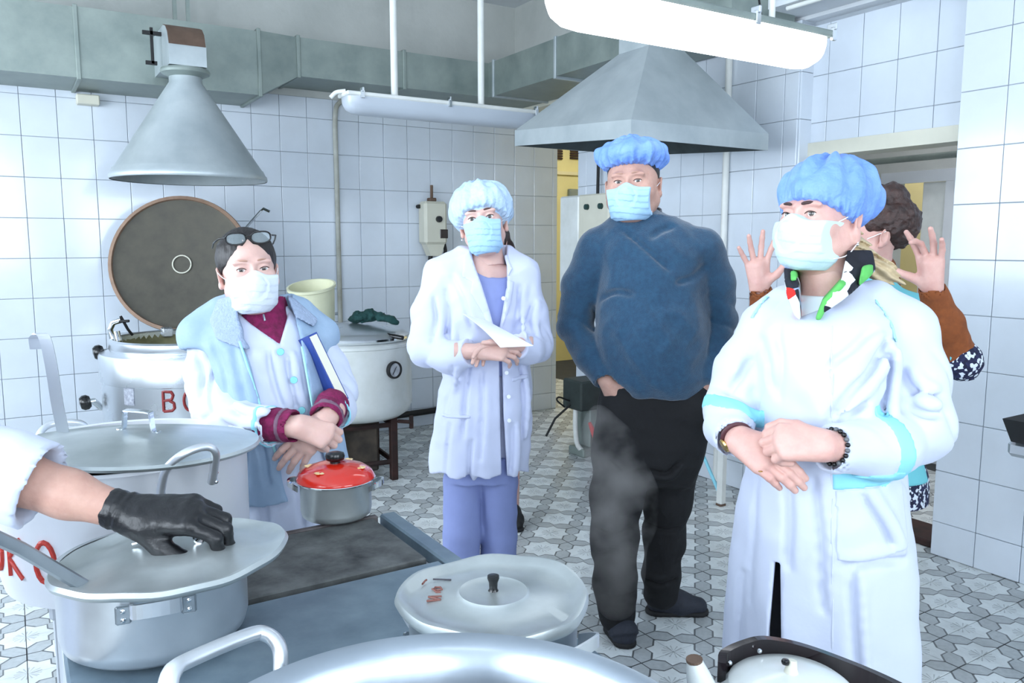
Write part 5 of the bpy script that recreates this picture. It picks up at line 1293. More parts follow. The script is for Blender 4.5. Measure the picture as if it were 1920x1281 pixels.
    field_obj('hair_net_cap', cap_field(c=(0, .03, .05), r=(.118, .132, .098), front=(-.092, .036), back=(.12, -.075), seed=8, amp=1.0), CAPL, e, T)
    bd = cap_field(c=(0, .02, .03), r=(.084, .108, .075), front=(-.1, .026), back=(.12, -.075), seed=8, amp=.2); bd.keep(lambda x, y, z: z-.062+0*x); field_obj('cap_band', bd, CAPL, e, T)
    field_obj('face_mask', mask_field(top=-.012, pleat=.7), MASKB, e, T)
    strap(T, [(.06, -.04, -.02), (.075, -.01, -.01), (.084, .02, .0)], e); strap(T, [(-.06, -.04, -.02), (-.075, -.01, -.01), (-.084, .02, .0)], e)
    b = MB().lathe([(0, -.004), (.0035, -.002), (.004, 0), (.0035, .002), (0, .004)], 12, tuple(tmul(T, (-.083, .008, -.055)))); b.build('earring', CHROME, e, 60)
    # the paper
    V = []; Fq = []; n = 9
    A, B, C_, D_ = p.P(868, 588, -.2), p.P(938, 655, -.28), p.P(1000, 646, -.28), p.P(915, 600, -.12)
    for i in range(n):
        for j in range(n):
            u, v = i/(n-1), j/(n-1); q = (A*(1-u)+B*u)*(1-v)+(D_*(1-u)+C_*u)*v; q = q+V3(0, 0, .012*math.sin(u*2.5)*(1-v)-.004*v); V.append(q)
    for i in range(n-1):
        for j in range(n-1): Fq.append((i*n+j, (i+1)*n+j, (i+1)*n+j+1, i*n+j+1))
    V2 = [v+V3(0, 0, -.0015) for v in V]; m_ = len(V); ring = [i*n for i in range(n)]+[(n-1)*n+j for j in range(1, n)]+[i*n+n-1 for i in range(n-2, -1, -1)]+[j for j in range(n-2, 0, -1)]
    Fq2 = [tuple(q) for q in Fq]+[tuple(m_+k for k in q[::-1]) for q in Fq]+[(ring[k], ring[(k+1) % len(ring)], m_+ring[(k+1) % len(ring)], m_+ring[k]) for k in range(len(ring))]
    pe = bpy.data.objects.new('paper_sheet', mesh(V+V2, Fq2, True, 'paper', 40)); COL.objects.link(pe); pe.data.materials.append(PAPER)
    pe.location = e.location; pe.rotation_euler = e.rotation_euler; tag(pe, 'white sheet of paper held by the woman in the pale cap', 'paper')
    return p
NURSE = build_nurse()
# ---- woman in the pale blue vest
def build_vest():
    p = Person(2.25, 500, 'woman with pale blue vest over white coat, glasses on her hair'); e = p.e; lev = p.lev
    F0 = Field(p.P(310, 1150)-V3(0, .36, 0), p.P(690, 535)+V3(0, .3, 0), .006)
    F0.add(loft([lev(1130, 442, 650, .16, .16), lev(1000, 446, 648, .16, .16), lev(920, 448, 642, .16, .16), lev(850, 440, 640, .16, .16), lev(780, 424, 624, .16, .155), lev(700, 408, 606, .165, .15), lev(650, 396, 598, .15, .14), lev(615, 402, 582, .11, .12), lev(590, 425, 555, .08, .1), lev(570, 443, 535, .065, .085)], 2.3), 0)
    F0.disp(lambda x, y, z: .006*np.abs(vnoise(x*9+z*4, y*9, z*6-x*5, 1))+.008*np.clip((.95-z)/.4, 0, 1)*np.sin(np.arctan2(y, x)*8+2*vnoise(x*4, y*4, z*2, 3)))
    vest = F0.copy().off(.02)
    Fc = F0.copy()
    S1, E1_, W1 = p.P(398, 640, .01), p.P(402, 765, -.05), p.P(512, 800, -.25)
    S2, E2_, W2 = p.P(588, 640, .02), p.P(632, 735, -.03), p.P(622, 778, -.21)
    chain(Fc, [p.P(440, 618, .02), S1, p.P(393, 705, -.01), E1_, p.P(450, 790, -.16), W1], [.045, .062, .066, .063, .058, .054], .02)
    chain(Fc, [p.P(550, 632, .03), S2, p.P(612, 690, .0), E2_, p.P(632, 768, -.13), W2], [.045, .06, .06, .056, .052, .05], .02)
    Fc.disp(lambda x, y, z: .006*np.abs(vnoise(x*16+z*10, y*15, z*15-x*9, 4))+.003*vnoise(x*30, y*30, z*30, 8))
    armfold(Fc, S1, E1_, W1, .011, 40, .11); armfold(Fc, S2, E2_, W2, .01, 44, .09, 2)
    for pts in ([(370, 660), (385, 700), (380, 750)], [(405, 700), (398, 740), (405, 775)], [(440, 770), (470, 785), (500, 785)], [(420, 790), (450, 805), (480, 808)], [(540, 670), (545, 720), (560, 770)], [(505, 660), (515, 710), (530, 760)], [(600, 680), (612, 700), (622, 720)], [(490, 900), (500, 950), (505, 1000)], [(560, 890), (566, 940), (570, 990)]): p.crease(Fc, pts, .004, .018)
    Fc.sub(p.poly([(428, 560), (545, 560), (545, 590), (524, 648), (515, 640), (470, 612), (440, 590)], -.14, -.5, -.03), .004)
    for W, A in ((W1, p.P(450, 790, -.16)), (W2, p.P(632, 768, -.13))):
        d = unit(W-A); Fc.sub(cone(W+d*.005, W+d*.2, .048, .048), .004); Fc.sub(cone(W+d*.075, W+d*.3, .075, .08), .003)
    co = p.obj('coat', Fc, COATW)
    for W, A in ((W1, p.P(450, 790, -.16)), (W2, p.P(632, 768, -.13))):
        d = unit(W-A); st = patch(Fc, .0025, [(lambda x, y, z, W=W, d=d: np.maximum(np.abs((x-W[0])*d[0]+(y-W[1])*d[1]+(z-W[2])*d[2]+.012)-.006, np.sqrt((x-W[0])**2+(y-W[1])**2+(z-W[2])**2)-.085), W-.1, W+.1)]); field_obj('cuff_stripe', st, CYANT, co)
    for bx, by in ((526, 660), (551, 713), (566, 770)):
        c = p.P(bx, by, -.165); MB().lathe([(0, -.003), (.009, -.003), (.01, 0), (.009, .003), (0, .003)], 14, tuple(c+V3(0, .002, 0)), rotm('X', 90)).build('button', mat('aqua_button', (130, 206, 214), .4), co, 50)
    # vest
    vest.add(cone(p.P(425, 598, .02), p.P(385, 632, .015), .07, .075), .03); vest.add(cone(p.P(558, 597, .03), p.P(594, 632, .02), .066, .068), .03)
    vest.sub(p.poly([(436, 560), (548, 560), (556, 600), (566, 650), (582, 740), (600, 850), (640, 960), (560, 990), (530, 900), (500, 800), (470, 705), (448, 640)], -.17, -.5, .02), .006)
    hem = p.P(500, 918)[2]; vest.keep(lambda x, y, z: hem+.03*np.sin(x*6)-z+0*y)
    vest.sub(cone(S1+V3(-.01, 0, -.04), p.P(385, 740, -.02), .07, .07), .01); vest.sub(cone(S2+V3(.03, 0, -.05), p.P(640, 740, 0), .055, .055), .01)
    vest.disp(lambda x, y, z: .006*np.abs(vnoise(x*7, y*7, z*16, 6))+.004*vnoise(x*18, y*18, z*22, 2))
    for pts in ([(400, 640), (420, 690), (430, 750)], [(440, 660), (455, 720), (470, 780)], [(460, 800), (465, 850), (460, 900)], [(490, 820), (500, 860), (505, 905)]): p.crease(vest, pts, .005, .022)
    vo = p.obj('vest', vest, VESTM)
    col = patch(vest, .014, [p.poly([(404, 566), (440, 556), (446, 600), (470, 655), (452, 652), (405, 640), (388, 608)], -.15, -.5, .1)]); field_obj('collar', col, FLEECE, vo)
    field_obj('collar', patch(vest, .012, [p.poly([(540, 560), (556, 566), (602, 606), (592, 618), (570, 606), (556, 600)], -.15, -.5, .1)]), FLEECE, vo)
    zp = [p.P(x, y, -.178) for x, y in ((449, 640), (470, 705), (500, 800), (520, 860))]; MB().tube(smoothpath(zp), .0035, 6).build('zip', CYANP, vo, 60)
    zp = [p.P(x, y, -.17) for x, y in ((566, 650), (582, 740), (598, 830))]; MB().tube(smoothpath(zp), .0035, 6).build('zip', CYANP, vo, 60)
    # magenta sweater: neck and cuffs
    Fm = fieldfor([p.P(420, 680), p.P(560, 555)], .12, .005)
    Fm.add(loft([lev(680, 430, 590, .125, .1), lev(630, 430, 570, .12, .1), lev(600, 445, 545, .085, .08), lev(575, 446, 540, .075, .075), lev(556, 448, 536, .075, .075)], 2.2), 0)
    Fm.sub(cone(p.P(492, 590, -.0), p.P(492, 520, -.0), .05, .068), .004); Fm.sub(p.poly([(478, 552), (505, 552), (495, 585)], -.1, -.4, -.02), .005); Fm.disp(folds(.004, (22, 22, 30), 3))
    fm = p.obj('sweater', Fm, MAGENTA)
    MB().tube([p.P(494, 590, -.095), p.P(497, 602, -.105)], .003).build('zip_pull', CHROME, fm)
    H1w, H2w = p.P(553, 800, -.28), p.P(608, 790, -.25)
    for A, B, r in ((W1-unit(W1-E1_)*.03, H1w+V3(.005, 0, 0), .047), (W2+V3(.004, .03, .02), H2w+V3(.0, 0, .0), .047)):
        Fk = fieldfor([A, B], .08, .004); d = unit(B-A); Fk.add(cone(A, B, r, r*.92), 0); Fk.sub(cone(B-d*.01, B+d*.1, r*.75, r*.8), .003); Fk.sub(cone(B+d*.04, B+d*.2, .06, .06), .002); Fk.disp(folds(.003, (30, 30, 30), 5))
        k = p.obj('sweater_cuff', Fk, MAGENTA)
        L = np.linalg.norm(B-A); bd = patch(Fk, .002, [(lambda x, y, z, A=A, d=d, L=L: np.minimum(np.abs((x-A[0])*d[0]+(y-A[1])*d[1]+(z-A[2])*d[2]-L*.62)-.006, 1.0), A-.15, B+.15)]); field_obj('cuff_band', bd, MAUVE, k)
    hp = []
    Fh = fieldfor([H1w, p.P(620, 850, -.3)], .08, .0028); Fh.add(cone(H1w-V3(.05, -.02, 0), H1w+V3(.012, -.005, 0), .028, .029), .01)
    hand(Fh, H1w+V3(.01, -.005, .0), (.86, -.1, -.36), (.12, -.88, .42), (.35, .35, .8), [(42, 60, 25), (44, 62, 25), (48, 62, 25), (52, 62, 25)], .88, spread=4, thumb=[(.7, .5, -.35), (.9, .1, -.4), (.9, -.1, -.4)], fr=1.08); hp.append(Fh.mesh())
    Fh = fieldfor([H2w, p.P(520, 880, -.3)], .08, .0028); Fh.add(cone(H2w+V3(.03, .03, .02), H2w, .028, .027), .01)
    hand(Fh, H2w+V3(-.002, .015, -.006), (-.68, -.02, -.72), (-.3, -.9, .2), (-.7, .1, .7), [(12, 22, 12), (12, 22, 12), (14, 22, 12), (16, 25, 12)], .97, spread=7, thumb=[(.5, .7, .1), (.7, .5, .0), (.8, .4, .0)], fr=1.05); hp.append(Fh.mesh())
    T = hmat(p.P(466, 507, -.02), yaw=9, pitch=3, roll=-4, sc=.95)
    Hf = head_fields(.0024, neck=.052, jaw=.98, eye_open=.75)
    ib = [(p.P(540, 980), p.P(500, 650), .1, .09), (p.P(495, 640), p.P(482, 560, .02), .06, .05), (S1, E1_, .04, .036), (E1_, H1w, .034, .027), (S2, E2_, .04, .036), (E2_, H2w, .034, .027), (p.P(500, 640, .02), S1, .06, .04), (p.P(500, 640, .02), S2, .06, .04)]
    for px in (510, 590): b = p.P(px, 1000); a = b.copy(); a[2] = .06; ib.append((b, a, .07, .038))
    innerbody(p, ib, SKINP, [xf(Hf.mesh(), T)]+hp)
    for px in (510, 590):
        hh = p.P(px, 1000, .02); hh[2] = 0; tt = hh+V3(0, -.16, 0); A, B = fieldfor([hh, tt], .13, .006), fieldfor([hh, tt], .13, .006)
        shoe(A, B, hh, tt, .042); A.keep(lambda x, y, z: .008-z); B.keep(lambda x, y, z: np.maximum(z-.02, -z)+0*x); o = p.obj('shoe', A, SHOE); field_obj('sole', B, SOLE, o)
    eyes(e, T, (-5, -3), True, brow=mat('pale_brow', (176, 136, 118), .8), bw=.8)
    Hh = Field((-.11, -.12, -.1), (.11, .15, .15), .003).add(ell((0, .026, .036), (.086, .1, .092)), 0).add(ell((0, .1, .0), (.045, .035, .04)), .03)
    Hh.sub(ell((0, -.085, -.008), (.068, .06, .072)), .012); Hh.keep(lambda x, y, z: np.maximum((-.055-z)+.35*np.abs(x)*0, (-y-.012)-np.maximum(z-.005, -.02)*2.4)); Hh.disp(lambda x, y, z: .0022*np.abs(vnoise(x*70, y*25, z*30, 2))+.001*vnoise(x*160, y*60, z*60, 4), .02)
    field_obj('hair', Hh, HAIRD, e, T)
    field_obj('face_mask', mask_field(top=-.02, jaw=1.06, pleat=.35, drop=.002, side=.066, wide=1.05), MASKW, e, T)
    strap(T, [(-.066, -.045, -.026), (-.078, -.01, -.012), (-.086, .015, .004)], e); strap(T, [(.066, -.045, -.026), (.078, -.01, -.012), (.086, .015, .004)], e)
    # glasses pushed up on the hair
    ge = empty('glasses', (0, 0, 0), 0, 'dark rimmed glasses pushed up on the hair of the woman in the vest', 'glasses'); ge.location = e.location; ge.rotation_euler = e.rotation_euler
    Rg = rotm('X', 12)
    def gp(v): return tmul(T, np.array((0, -.078, .088))+Rg@np.array(v))
    for sx in (-1, 1):
        ring = [gp((sx*.034+.027*math.copysign(abs(math.cos(a))**.8, math.cos(a)), .006*abs(math.cos(a)), .0165*math.copysign(abs(math.sin(a))**.8, math.sin(a)))) for a in np.linspace(0, 2*math.pi, 29)[:-1]]
        MB().tube(ring, .0022, 8, closed=True).build('rim', BLACKP, ge, 60)
        cen = gp((sx*.034, 0, 0)); V = [cen]+ring; n = len(ring); obj('lens', mesh(V, [(0, 1+k, 1+(k+1) % n) for k in range(n)], True), mat('spectacle_lens', (190, 205, 210), .05, alpha=.35), ge)
        MB().tube([gp((sx*.062, .004, .004)), gp((sx*.078, .02, .0)), gp((sx*.086, .08, -.02)), gp((sx*.086, .12, -.04))], .0022, 8).build('temple', BLACKP, ge, 60)
    MB().tube([gp((-.008, .001, .004)), gp((0, -.002, .008)), gp((.008, .001, .004))], .002, 8).build('bridge', BLACKP, ge, 60)
    # book under her arm
    c0 = p.P(596, 693, -.1); bk = empty('book', (0, 0, 0), 0, 'blue book tucked under the arm of the woman in the vest', 'book'); bk.location = e.location; bk.rotation_euler = e.rotation_euler
    Rb = rotm('Y', -20)@rotm('Z', 24)@rotm('X', -8)
    MB().box((-.011, -.06, -.095), (.011, .08, .095), 0, R=Rb, c=c0+V3(.004, -.02, 0)).build('pages', CREAM, bk)
    for sx in (-1, 1): MB().box((sx*.0125-.0018, -.058, -.1), (sx*.0125+.0018, .085, .1), 0, R=Rb, c=c0+V3(.004, -.02, 0)).build('cover', BOOKB, bk)
    MB().box((-.0143, .08, -.1), (.0143, .085, .1), 0, R=Rb, c=c0+V3(.004, -.02, 0)).build('spine', BOOKB, bk)
    return p
VEST = build_vest()
# ---- woman in the big white coat with cyan trim, blue cap (right)
def build_right():
    p = Person(1.95, 1545, 'woman in long white coat with cyan trim and blue cap'); e = p.e; lev = p.lev
    Fc = Field(p.P(1290, 1560)-V3(0, .4, 0), p.P(1810, 505)+V3(0, .33, 0), .0062)
    Fc.add(loft([lev(1545, 1345, 1740, .2, .2), lev(1400, 1350, 1738, .2, .2), lev(1281, 1356, 1731, .2, .2), lev(1100, 1363, 1727, .2, .2), lev(1000, 1372, 1722, .2, .2), lev(930, 1383, 1712, .2, .2), lev(860, 1398, 1700, .195, .19), lev(800, 1410, 1692, .19, .18), lev(740, 1414, 1690, .205, .17), lev(690, 1414, 1694, .215, .165), lev(640, 1416, 1698, .2, .16), lev(600, 1425, 1690, .16, .15), lev(572, 1450, 1665, .115, .13), lev(548, 1484, 1632, .08, .105), lev(530, 1508, 1608, .065, .09)], 2.25), 0)
    S1, E1_, W1 = p.P(1440, 622, .0), p.P(1372, 762, -.06), p.P(1376, 818, -.2)
    S2, E2_, W2 = p.P(1688, 622, .02), p.P(1722, 800, -.04), p.P(1572, 842, -.26)
    chain(Fc, [p.P(1478, 575, .02), S1, p.P(1396, 692, -.02), E1_, p.P(1366, 800, -.14), W1], [.06, .072, .07, .066, .06, .055], .025)
    chain(Fc, [p.P(1640, 572, .03), S2, p.P(1710, 710, .0), E2_, p.P(1660, 838, -.16), W2], [.06, .078, .08, .078, .068, .058], .025)
    def fold(x, y, z):
        zz = np.clip((.98-z)/.5, 0, 1); g = np.arctan2(y, x)
        return .007*zz*np.sin(g*7+1.5*vnoise(x*4, y*4, z*1.5, 1))+.008*np.abs(vnoise(x*9+z*5, y*9, z*8-x*4, 4))*(1-.5*zz)+.004*vnoise(x*18+z*8, y*18, z*20, 6)*(1-.7*zz)
    Fc.disp(fold)
    for a, b in ((p.P(1418, 660, -.13), p.P(1412, 770, -.13)), (p.P(1655, 655, -.13), p.P(1662, 770, -.12))): Fc.sub(cone(a, b, .004), .022)
    armfold(Fc, S1, E1_, W1, .011, 38, .11); armfold(Fc, S2, E2_, W2, .013, 34, .13, 2)
    for pts in ([(1460, 620), (1470, 680), (1462, 740)], [(1660, 640), (1640, 690), (1600, 740), (1560, 790)], [(1672, 660), (1664, 720), (1660, 780)], [(1640, 620), (1600, 660), (1560, 690)], [(1620, 760), (1580, 800), (1570, 830)], [(1430, 640), (1445, 680), (1448, 720)], [(1420, 900), (1415, 1000), (1405, 1120)], [(1480, 890), (1485, 980), (1480, 1060)], [(1530, 900), (1540, 1000), (1545, 1140)], [(1620, 930), (1660, 990), (1680, 1040)], [(1590, 1060), (1640, 1050), (1690, 1048)], [(1395, 1080), (1390, 1160), (1382, 1260)], [(1600, 1080), (1605, 1180), (1612, 1281)], [(1410, 680), (1395, 710), (1372, 735)], [(1700, 700), (1720, 730), (1745, 740)], [(1720, 760), (1735, 770), (1755, 772)]): p.crease(Fc, pts, .005, .024)
    vpoly = [(1462, 480), (1645, 480), (1642, 515), (1600, 545), (1548, 578), (1500, 596), (1492, 590), (1476, 550)]
    Fc.sub(p.poly(vpoly, -.13, -.5, -.02), .004)
    Fc.sub(p.poly([(1452, 1060), (1462, 1060), (1464, 1200), (1466, 1600), (1436, 1600), (1440, 1200)], -.2, -.5, -.1), .003)
    dW1, dW2 = unit(p.P(1392, 838, -.25)-p.P(1366, 800, -.14)), unit(W2-p.P(1660, 838, -.16))
    for W, d, r, cu in ((W1, dW1, .043, .035), (W2, dW2, .043, .03)): Fc.sub(cone(W+d*.0, W+d*.2, r, r), .004); Fc.sub(cone(W+d*(cu+.075), W+d*.35, .085, .085), .003)
    co = p.obj('coat', Fc, COATW)
    field_obj('sleeve_band', p.ring(Fc, p.P(1366, 768, -.09), E1_-p.P(1410, 660, .0), .018, .1), CYANT, co)
    field_obj('sleeve_band', p.ring(Fc, p.P(1658, 840, -.16), unit(p.P(1640, 840, -.17)-p.P(1730, 790, -.06))+V3(-.25, 0, .12), .02, .1), CYANT, co)
    field_obj('pocket_band', patch(Fc, .004, [p.poly([(1560, 886), (1700, 884), (1698, 918), (1562, 922)], -.2, -.45, -.02)]), CYANT, co)
    field_obj('pocket_band', patch(Fc, .004, [p.poly([(1380, 862), (1394, 862), (1394, 884), (1380, 884)], -.18, -.45, .1)]), CYANT, co)
    for pts in ([(1638, 562), (1652, 580), (1668, 606), (1676, 640)], [(1434, 556), (1418, 575), (1404, 598)]):
        Q = [(x, y) for x, y in pts]+[(x+6.5, y+1) for x, y in pts[::-1]]; field_obj('shoulder_piping', patch(Fc, .004, [p.poly(Q, -.08, -.35, .08)]), CYANP, co)
    field_obj('front_seam', patch(Fc, .0022, [p.poly([(1556, 600), (1562, 600), (1566, 1500), (1559, 1500)], -.2, -.45, -.02)]), COATW, co)
    field_obj('pocket', patch(Fc, .003, [p.poly([(1566, 922), (1698, 918), (1712, 1050), (1640, 1060), (1568, 1052)], -.2, -.45, -.02)]), COATW, co)
    # white top, scarf, black trousers in the slit
    Fi = fieldfor([p.P(1450, 700), p.P(1650, 470)], .16, .0055); Fi.add(loft([lev(700, 1430, 1670, .17, .14), lev(620, 1445, 1665, .15, .13), lev(580, 1465, 1645, .11, .11), lev(552, 1495, 1622, .075, .09)], 2.25), 0); p.obj('top', Fi, PAPER)
    sc = Fi.copy(); sc.add(cone(p.P(1556, 560, .03), p.P(1562, 490, .02), .085, .072), .03); sc.add(cone(p.P(1486, 505, -.03), p.P(1492, 595, -.16), .03, .03), .03); sc.add(cone(p.P(1612, 490, .0), p.P(1556, 570, -.14), .03, .028), .03); sc.off(.012); sc.disp(folds(.006, (34, 34, 14), 3))
    for q in ([(1466, 500), (1488, 508), (1498, 535), (1501, 575), (1503, 602), (1490, 590), (1474, 548)], [(1590, 470), (1640, 470), (1648, 510), (1604, 545), (1562, 574), (1530, 594), (1545, 562), (1578, 526)]):
        p.obj('scarf', patch(sc, 0, [p.poly(q, -.12, -.5, .05)]), SCARF if q[0][0] < 1500 else SCARFR)
    for q in ([(1528, 598), (1542, 562), (1578, 524), (1588, 530), (1555, 567), (1539, 598)], [(1480, 506), (1492, 510), (1494, 524), (1484, 530)], [(1618, 500), (1640, 496), (1640, 516), (1608, 540)]):
        field_obj('scarf_border', patch(sc, .011, [p.poly(q, -.12, -.5, .05)]), mat('green_border', (92, 178, 90), .85), e)
    Ft = Field(np.array((-.3, -.25, .05)), np.array((.3, .25, .95)), .01)
    for px, dy in ((1470, -.03), (1610, .03)):
        a = p.P(px, 1000, dy*.5); b = a.copy(); b[2] = .08; b[1] = dy; Ft.add(cone(a, b, .105, .075), .04)
        hh = b.copy(); hh[2] = 0; tt = hh+V3(-.04, -.16, 0); A, B = fieldfor([hh, tt], .13, .006), fieldfor([hh, tt], .13, .006)
        shoe(A, B, hh, tt, .043); A.keep(lambda x, y, z: .008-z); B.keep(lambda x, y, z: np.maximum(z-.02, -z)+0*x); o = p.obj('shoe', A, SHOE); field_obj('sole', B, SOLE, o)
    Ft.add(cone(p.P(1455, 1060, -.1), p.P(1452, 1500, -.1), .035, .035), .02); p.obj('trousers', Ft, TROUSER)
    hp = []
    H1w, H2w = p.P(1384, 824, -.25), p.P(1545, 836, -.31)
    Fh = fieldfor([H1w, p.P(1500, 900, -.4)], .09, .0026); Fh.add(cone(H1w-dW1*.06, H1w, .027, .028), .01)
    hand(Fh, H1w, (.78, -.32, -.42), (-.1, -.82, .55), (.5, .3, .8), [(16, 18, 10), (18, 20, 12), (20, 22, 12), (23, 25, 12)], .98, spread=-3, thumb=[(.75, .45, .25), (.9, .3, .1), (.95, .1, -.1)], fr=1.1); hp.append(Fh.mesh())
    Fh = fieldfor([H2w, p.P(1420, 840, -.36)], .1, .0026); Fh.add(cone(p.P(1600, 842, -.24), H2w, .038, .031), .012)
    hand(Fh, H2w, (-1, -.12, .02), (.12, -.78, .6), (0, .6, .8), [(48, 75, 40), (50, 78, 40), (54, 78, 40), (58, 78, 40)], 1.0, spread=0, thumb=[(.8, .45, .1), (.9, .2, -.25), (.85, -.1, -.5)], fr=1.18); hp.append(Fh.mesh())
    T = hmat(p.P(1540, 406, .0), yaw=-33, pitch=3, roll=-1, sc=1.04)
    Hf = head_fields(.0021, neck=.062, jaw=1.02, wide=1.0)
    Hf.add(ell((.078, .02, -.05), (.009, .011, .018)), .01)
    ib = [(p.P(1548, 1000), p.P(1548, 640), .13, .12), (p.P(1550, 640), p.P(1545, 470, .02), .08, .062), (S1, E1_, .05, .045), (E1_, H1w, .036, .03), (S2, E2_, .055, .048), (E2_, H2w, .045, .031), (p.P(1550, 630, .02), S1, .08, .05), (p.P(1550, 630, .02), S2, .08, .05)]
    for px, dy in ((1470, -.03), (1610, .03)): a = p.P(px, 1000, dy); b = a.copy(); b[2] = .08; ib.append((a, b, .08, .04))
    innerbody(p, ib, SKIN, [xf(Hf.mesh(), T)]+hp)
    eyes(e, T, (12, 0), True, brow=mat('dark_brow', (64, 42, 40), .7), bw=1.35, brow_z=.0185)
    field_obj('hair_net_cap', cap_field(.0026, c=(0, .032, .052), r=(.108, .124, .094), front=(-.092, .034), back=(.13, -.078), seed=21, amp=1.2, n=64), CAPB, e, T)
    field_obj('face_mask', mask_field(.0022, top=-.016, jaw=1.06, side=.066, wide=1.04, drop=.004, pleat=.3), MASKG, e, T)
    strap(T, [(.064, -.045, -.022), (.076, -.01, -.004), (.084, .02, .012)], e, .0013); strap(T, [(.062, -.04, -.1), (.078, -.01, -.09), (.086, .018, -.06)], e, .0013)
    MB().lathe([(0, -.004), (.0035, -.002), (.004, 0), (.0035, .002), (0, .004)], 12, tuple(tmul(T, (.086, .014, -.066)))).build('earring', CHROME, e, 60)
    hr = fieldfor([p.P(1590, 440), p.P(1720, 560)], .12, .004); chain(hr, [p.P(1590, 470, .06), p.P(1615, 492, .08), p.P(1655, 510, .09), p.P(1690, 528, .1)], [.03, .032, .026, .008], .02); hr.add(ell(p.P(1588, 462, .06), (.04, .05, .05)), .03)
    hr.disp(lambda x, y, z: .005*np.sin((z*.9+x*.45+.01*vnoise(x*20, y*20, z*20, 1))*420)+.004*vnoise(x*30, y*30, z*60, 2), .03); p.obj('ponytail', hr, HAIRF)
    # bracelet of dark beads, watch
    ax = unit(p.P(1600, 842, -.24)-H2w); c = H2w+ax*.028; u = unit(np.cross(ax, (0, 0, 1))); v = np.cross(ax, u); n = 20
    br = MB()
    for k in range(n):
        a = 2*math.pi*k/n; q = c+(u*math.cos(a)+v*math.sin(a))*.0375
        o = MB().lathe([(0, -.0056), (.004, -.004), (.0056, 0), (.004, .004), (0, .0056)], 12, tuple(q)).build('bracelet_bead', BLACKP if k % 3 else mat('grey_bead', (96, 100, 104), .3), e, 60)
    ax = unit(dW1); c = H1w-ax*.008; u = unit(np.cross(ax, (0, 0, 1))); v = np.cross(ax, u)
    MB().tube([c+(u*math.cos(a)+v*math.sin(a))*.0335 for a in np.linspace(0, 2*math.pi, 33)[:-1]], .0022, 8, closed=True, flat=(1, 2.4)).build('watch_strap', STRAP, e, 60)
    wq = c+unit(V3(-.75, -.45, -.5))*.034; Rw = np.stack([unit(np.cross(unit(V3(-.75, -.45, -.5)), (0, 1, 0))), np.cross(unit(V3(-.75, -.45, -.5)), unit(np.cross(unit(V3(-.75, -.45, -.5)), (0, 1, 0)))), unit(V3(-.75, -.45, -.5))], 1)
    MB().lathe([(0, -.003), (.015, -.003), (.017, 0), (.015, .004), (0, .004)], 24, tuple(wq), Rw).build('watch_case', GOLD, e, 50)
    MB().lathe([(0, -.0012), (.0045, -.0008), (.005, 0), (.0045, .0008), (0, .0012)], 12, tuple(p.P(1426, 884, -.335))).build('ring', GOLD, e, 60)
    return p
RIGHT = build_right()
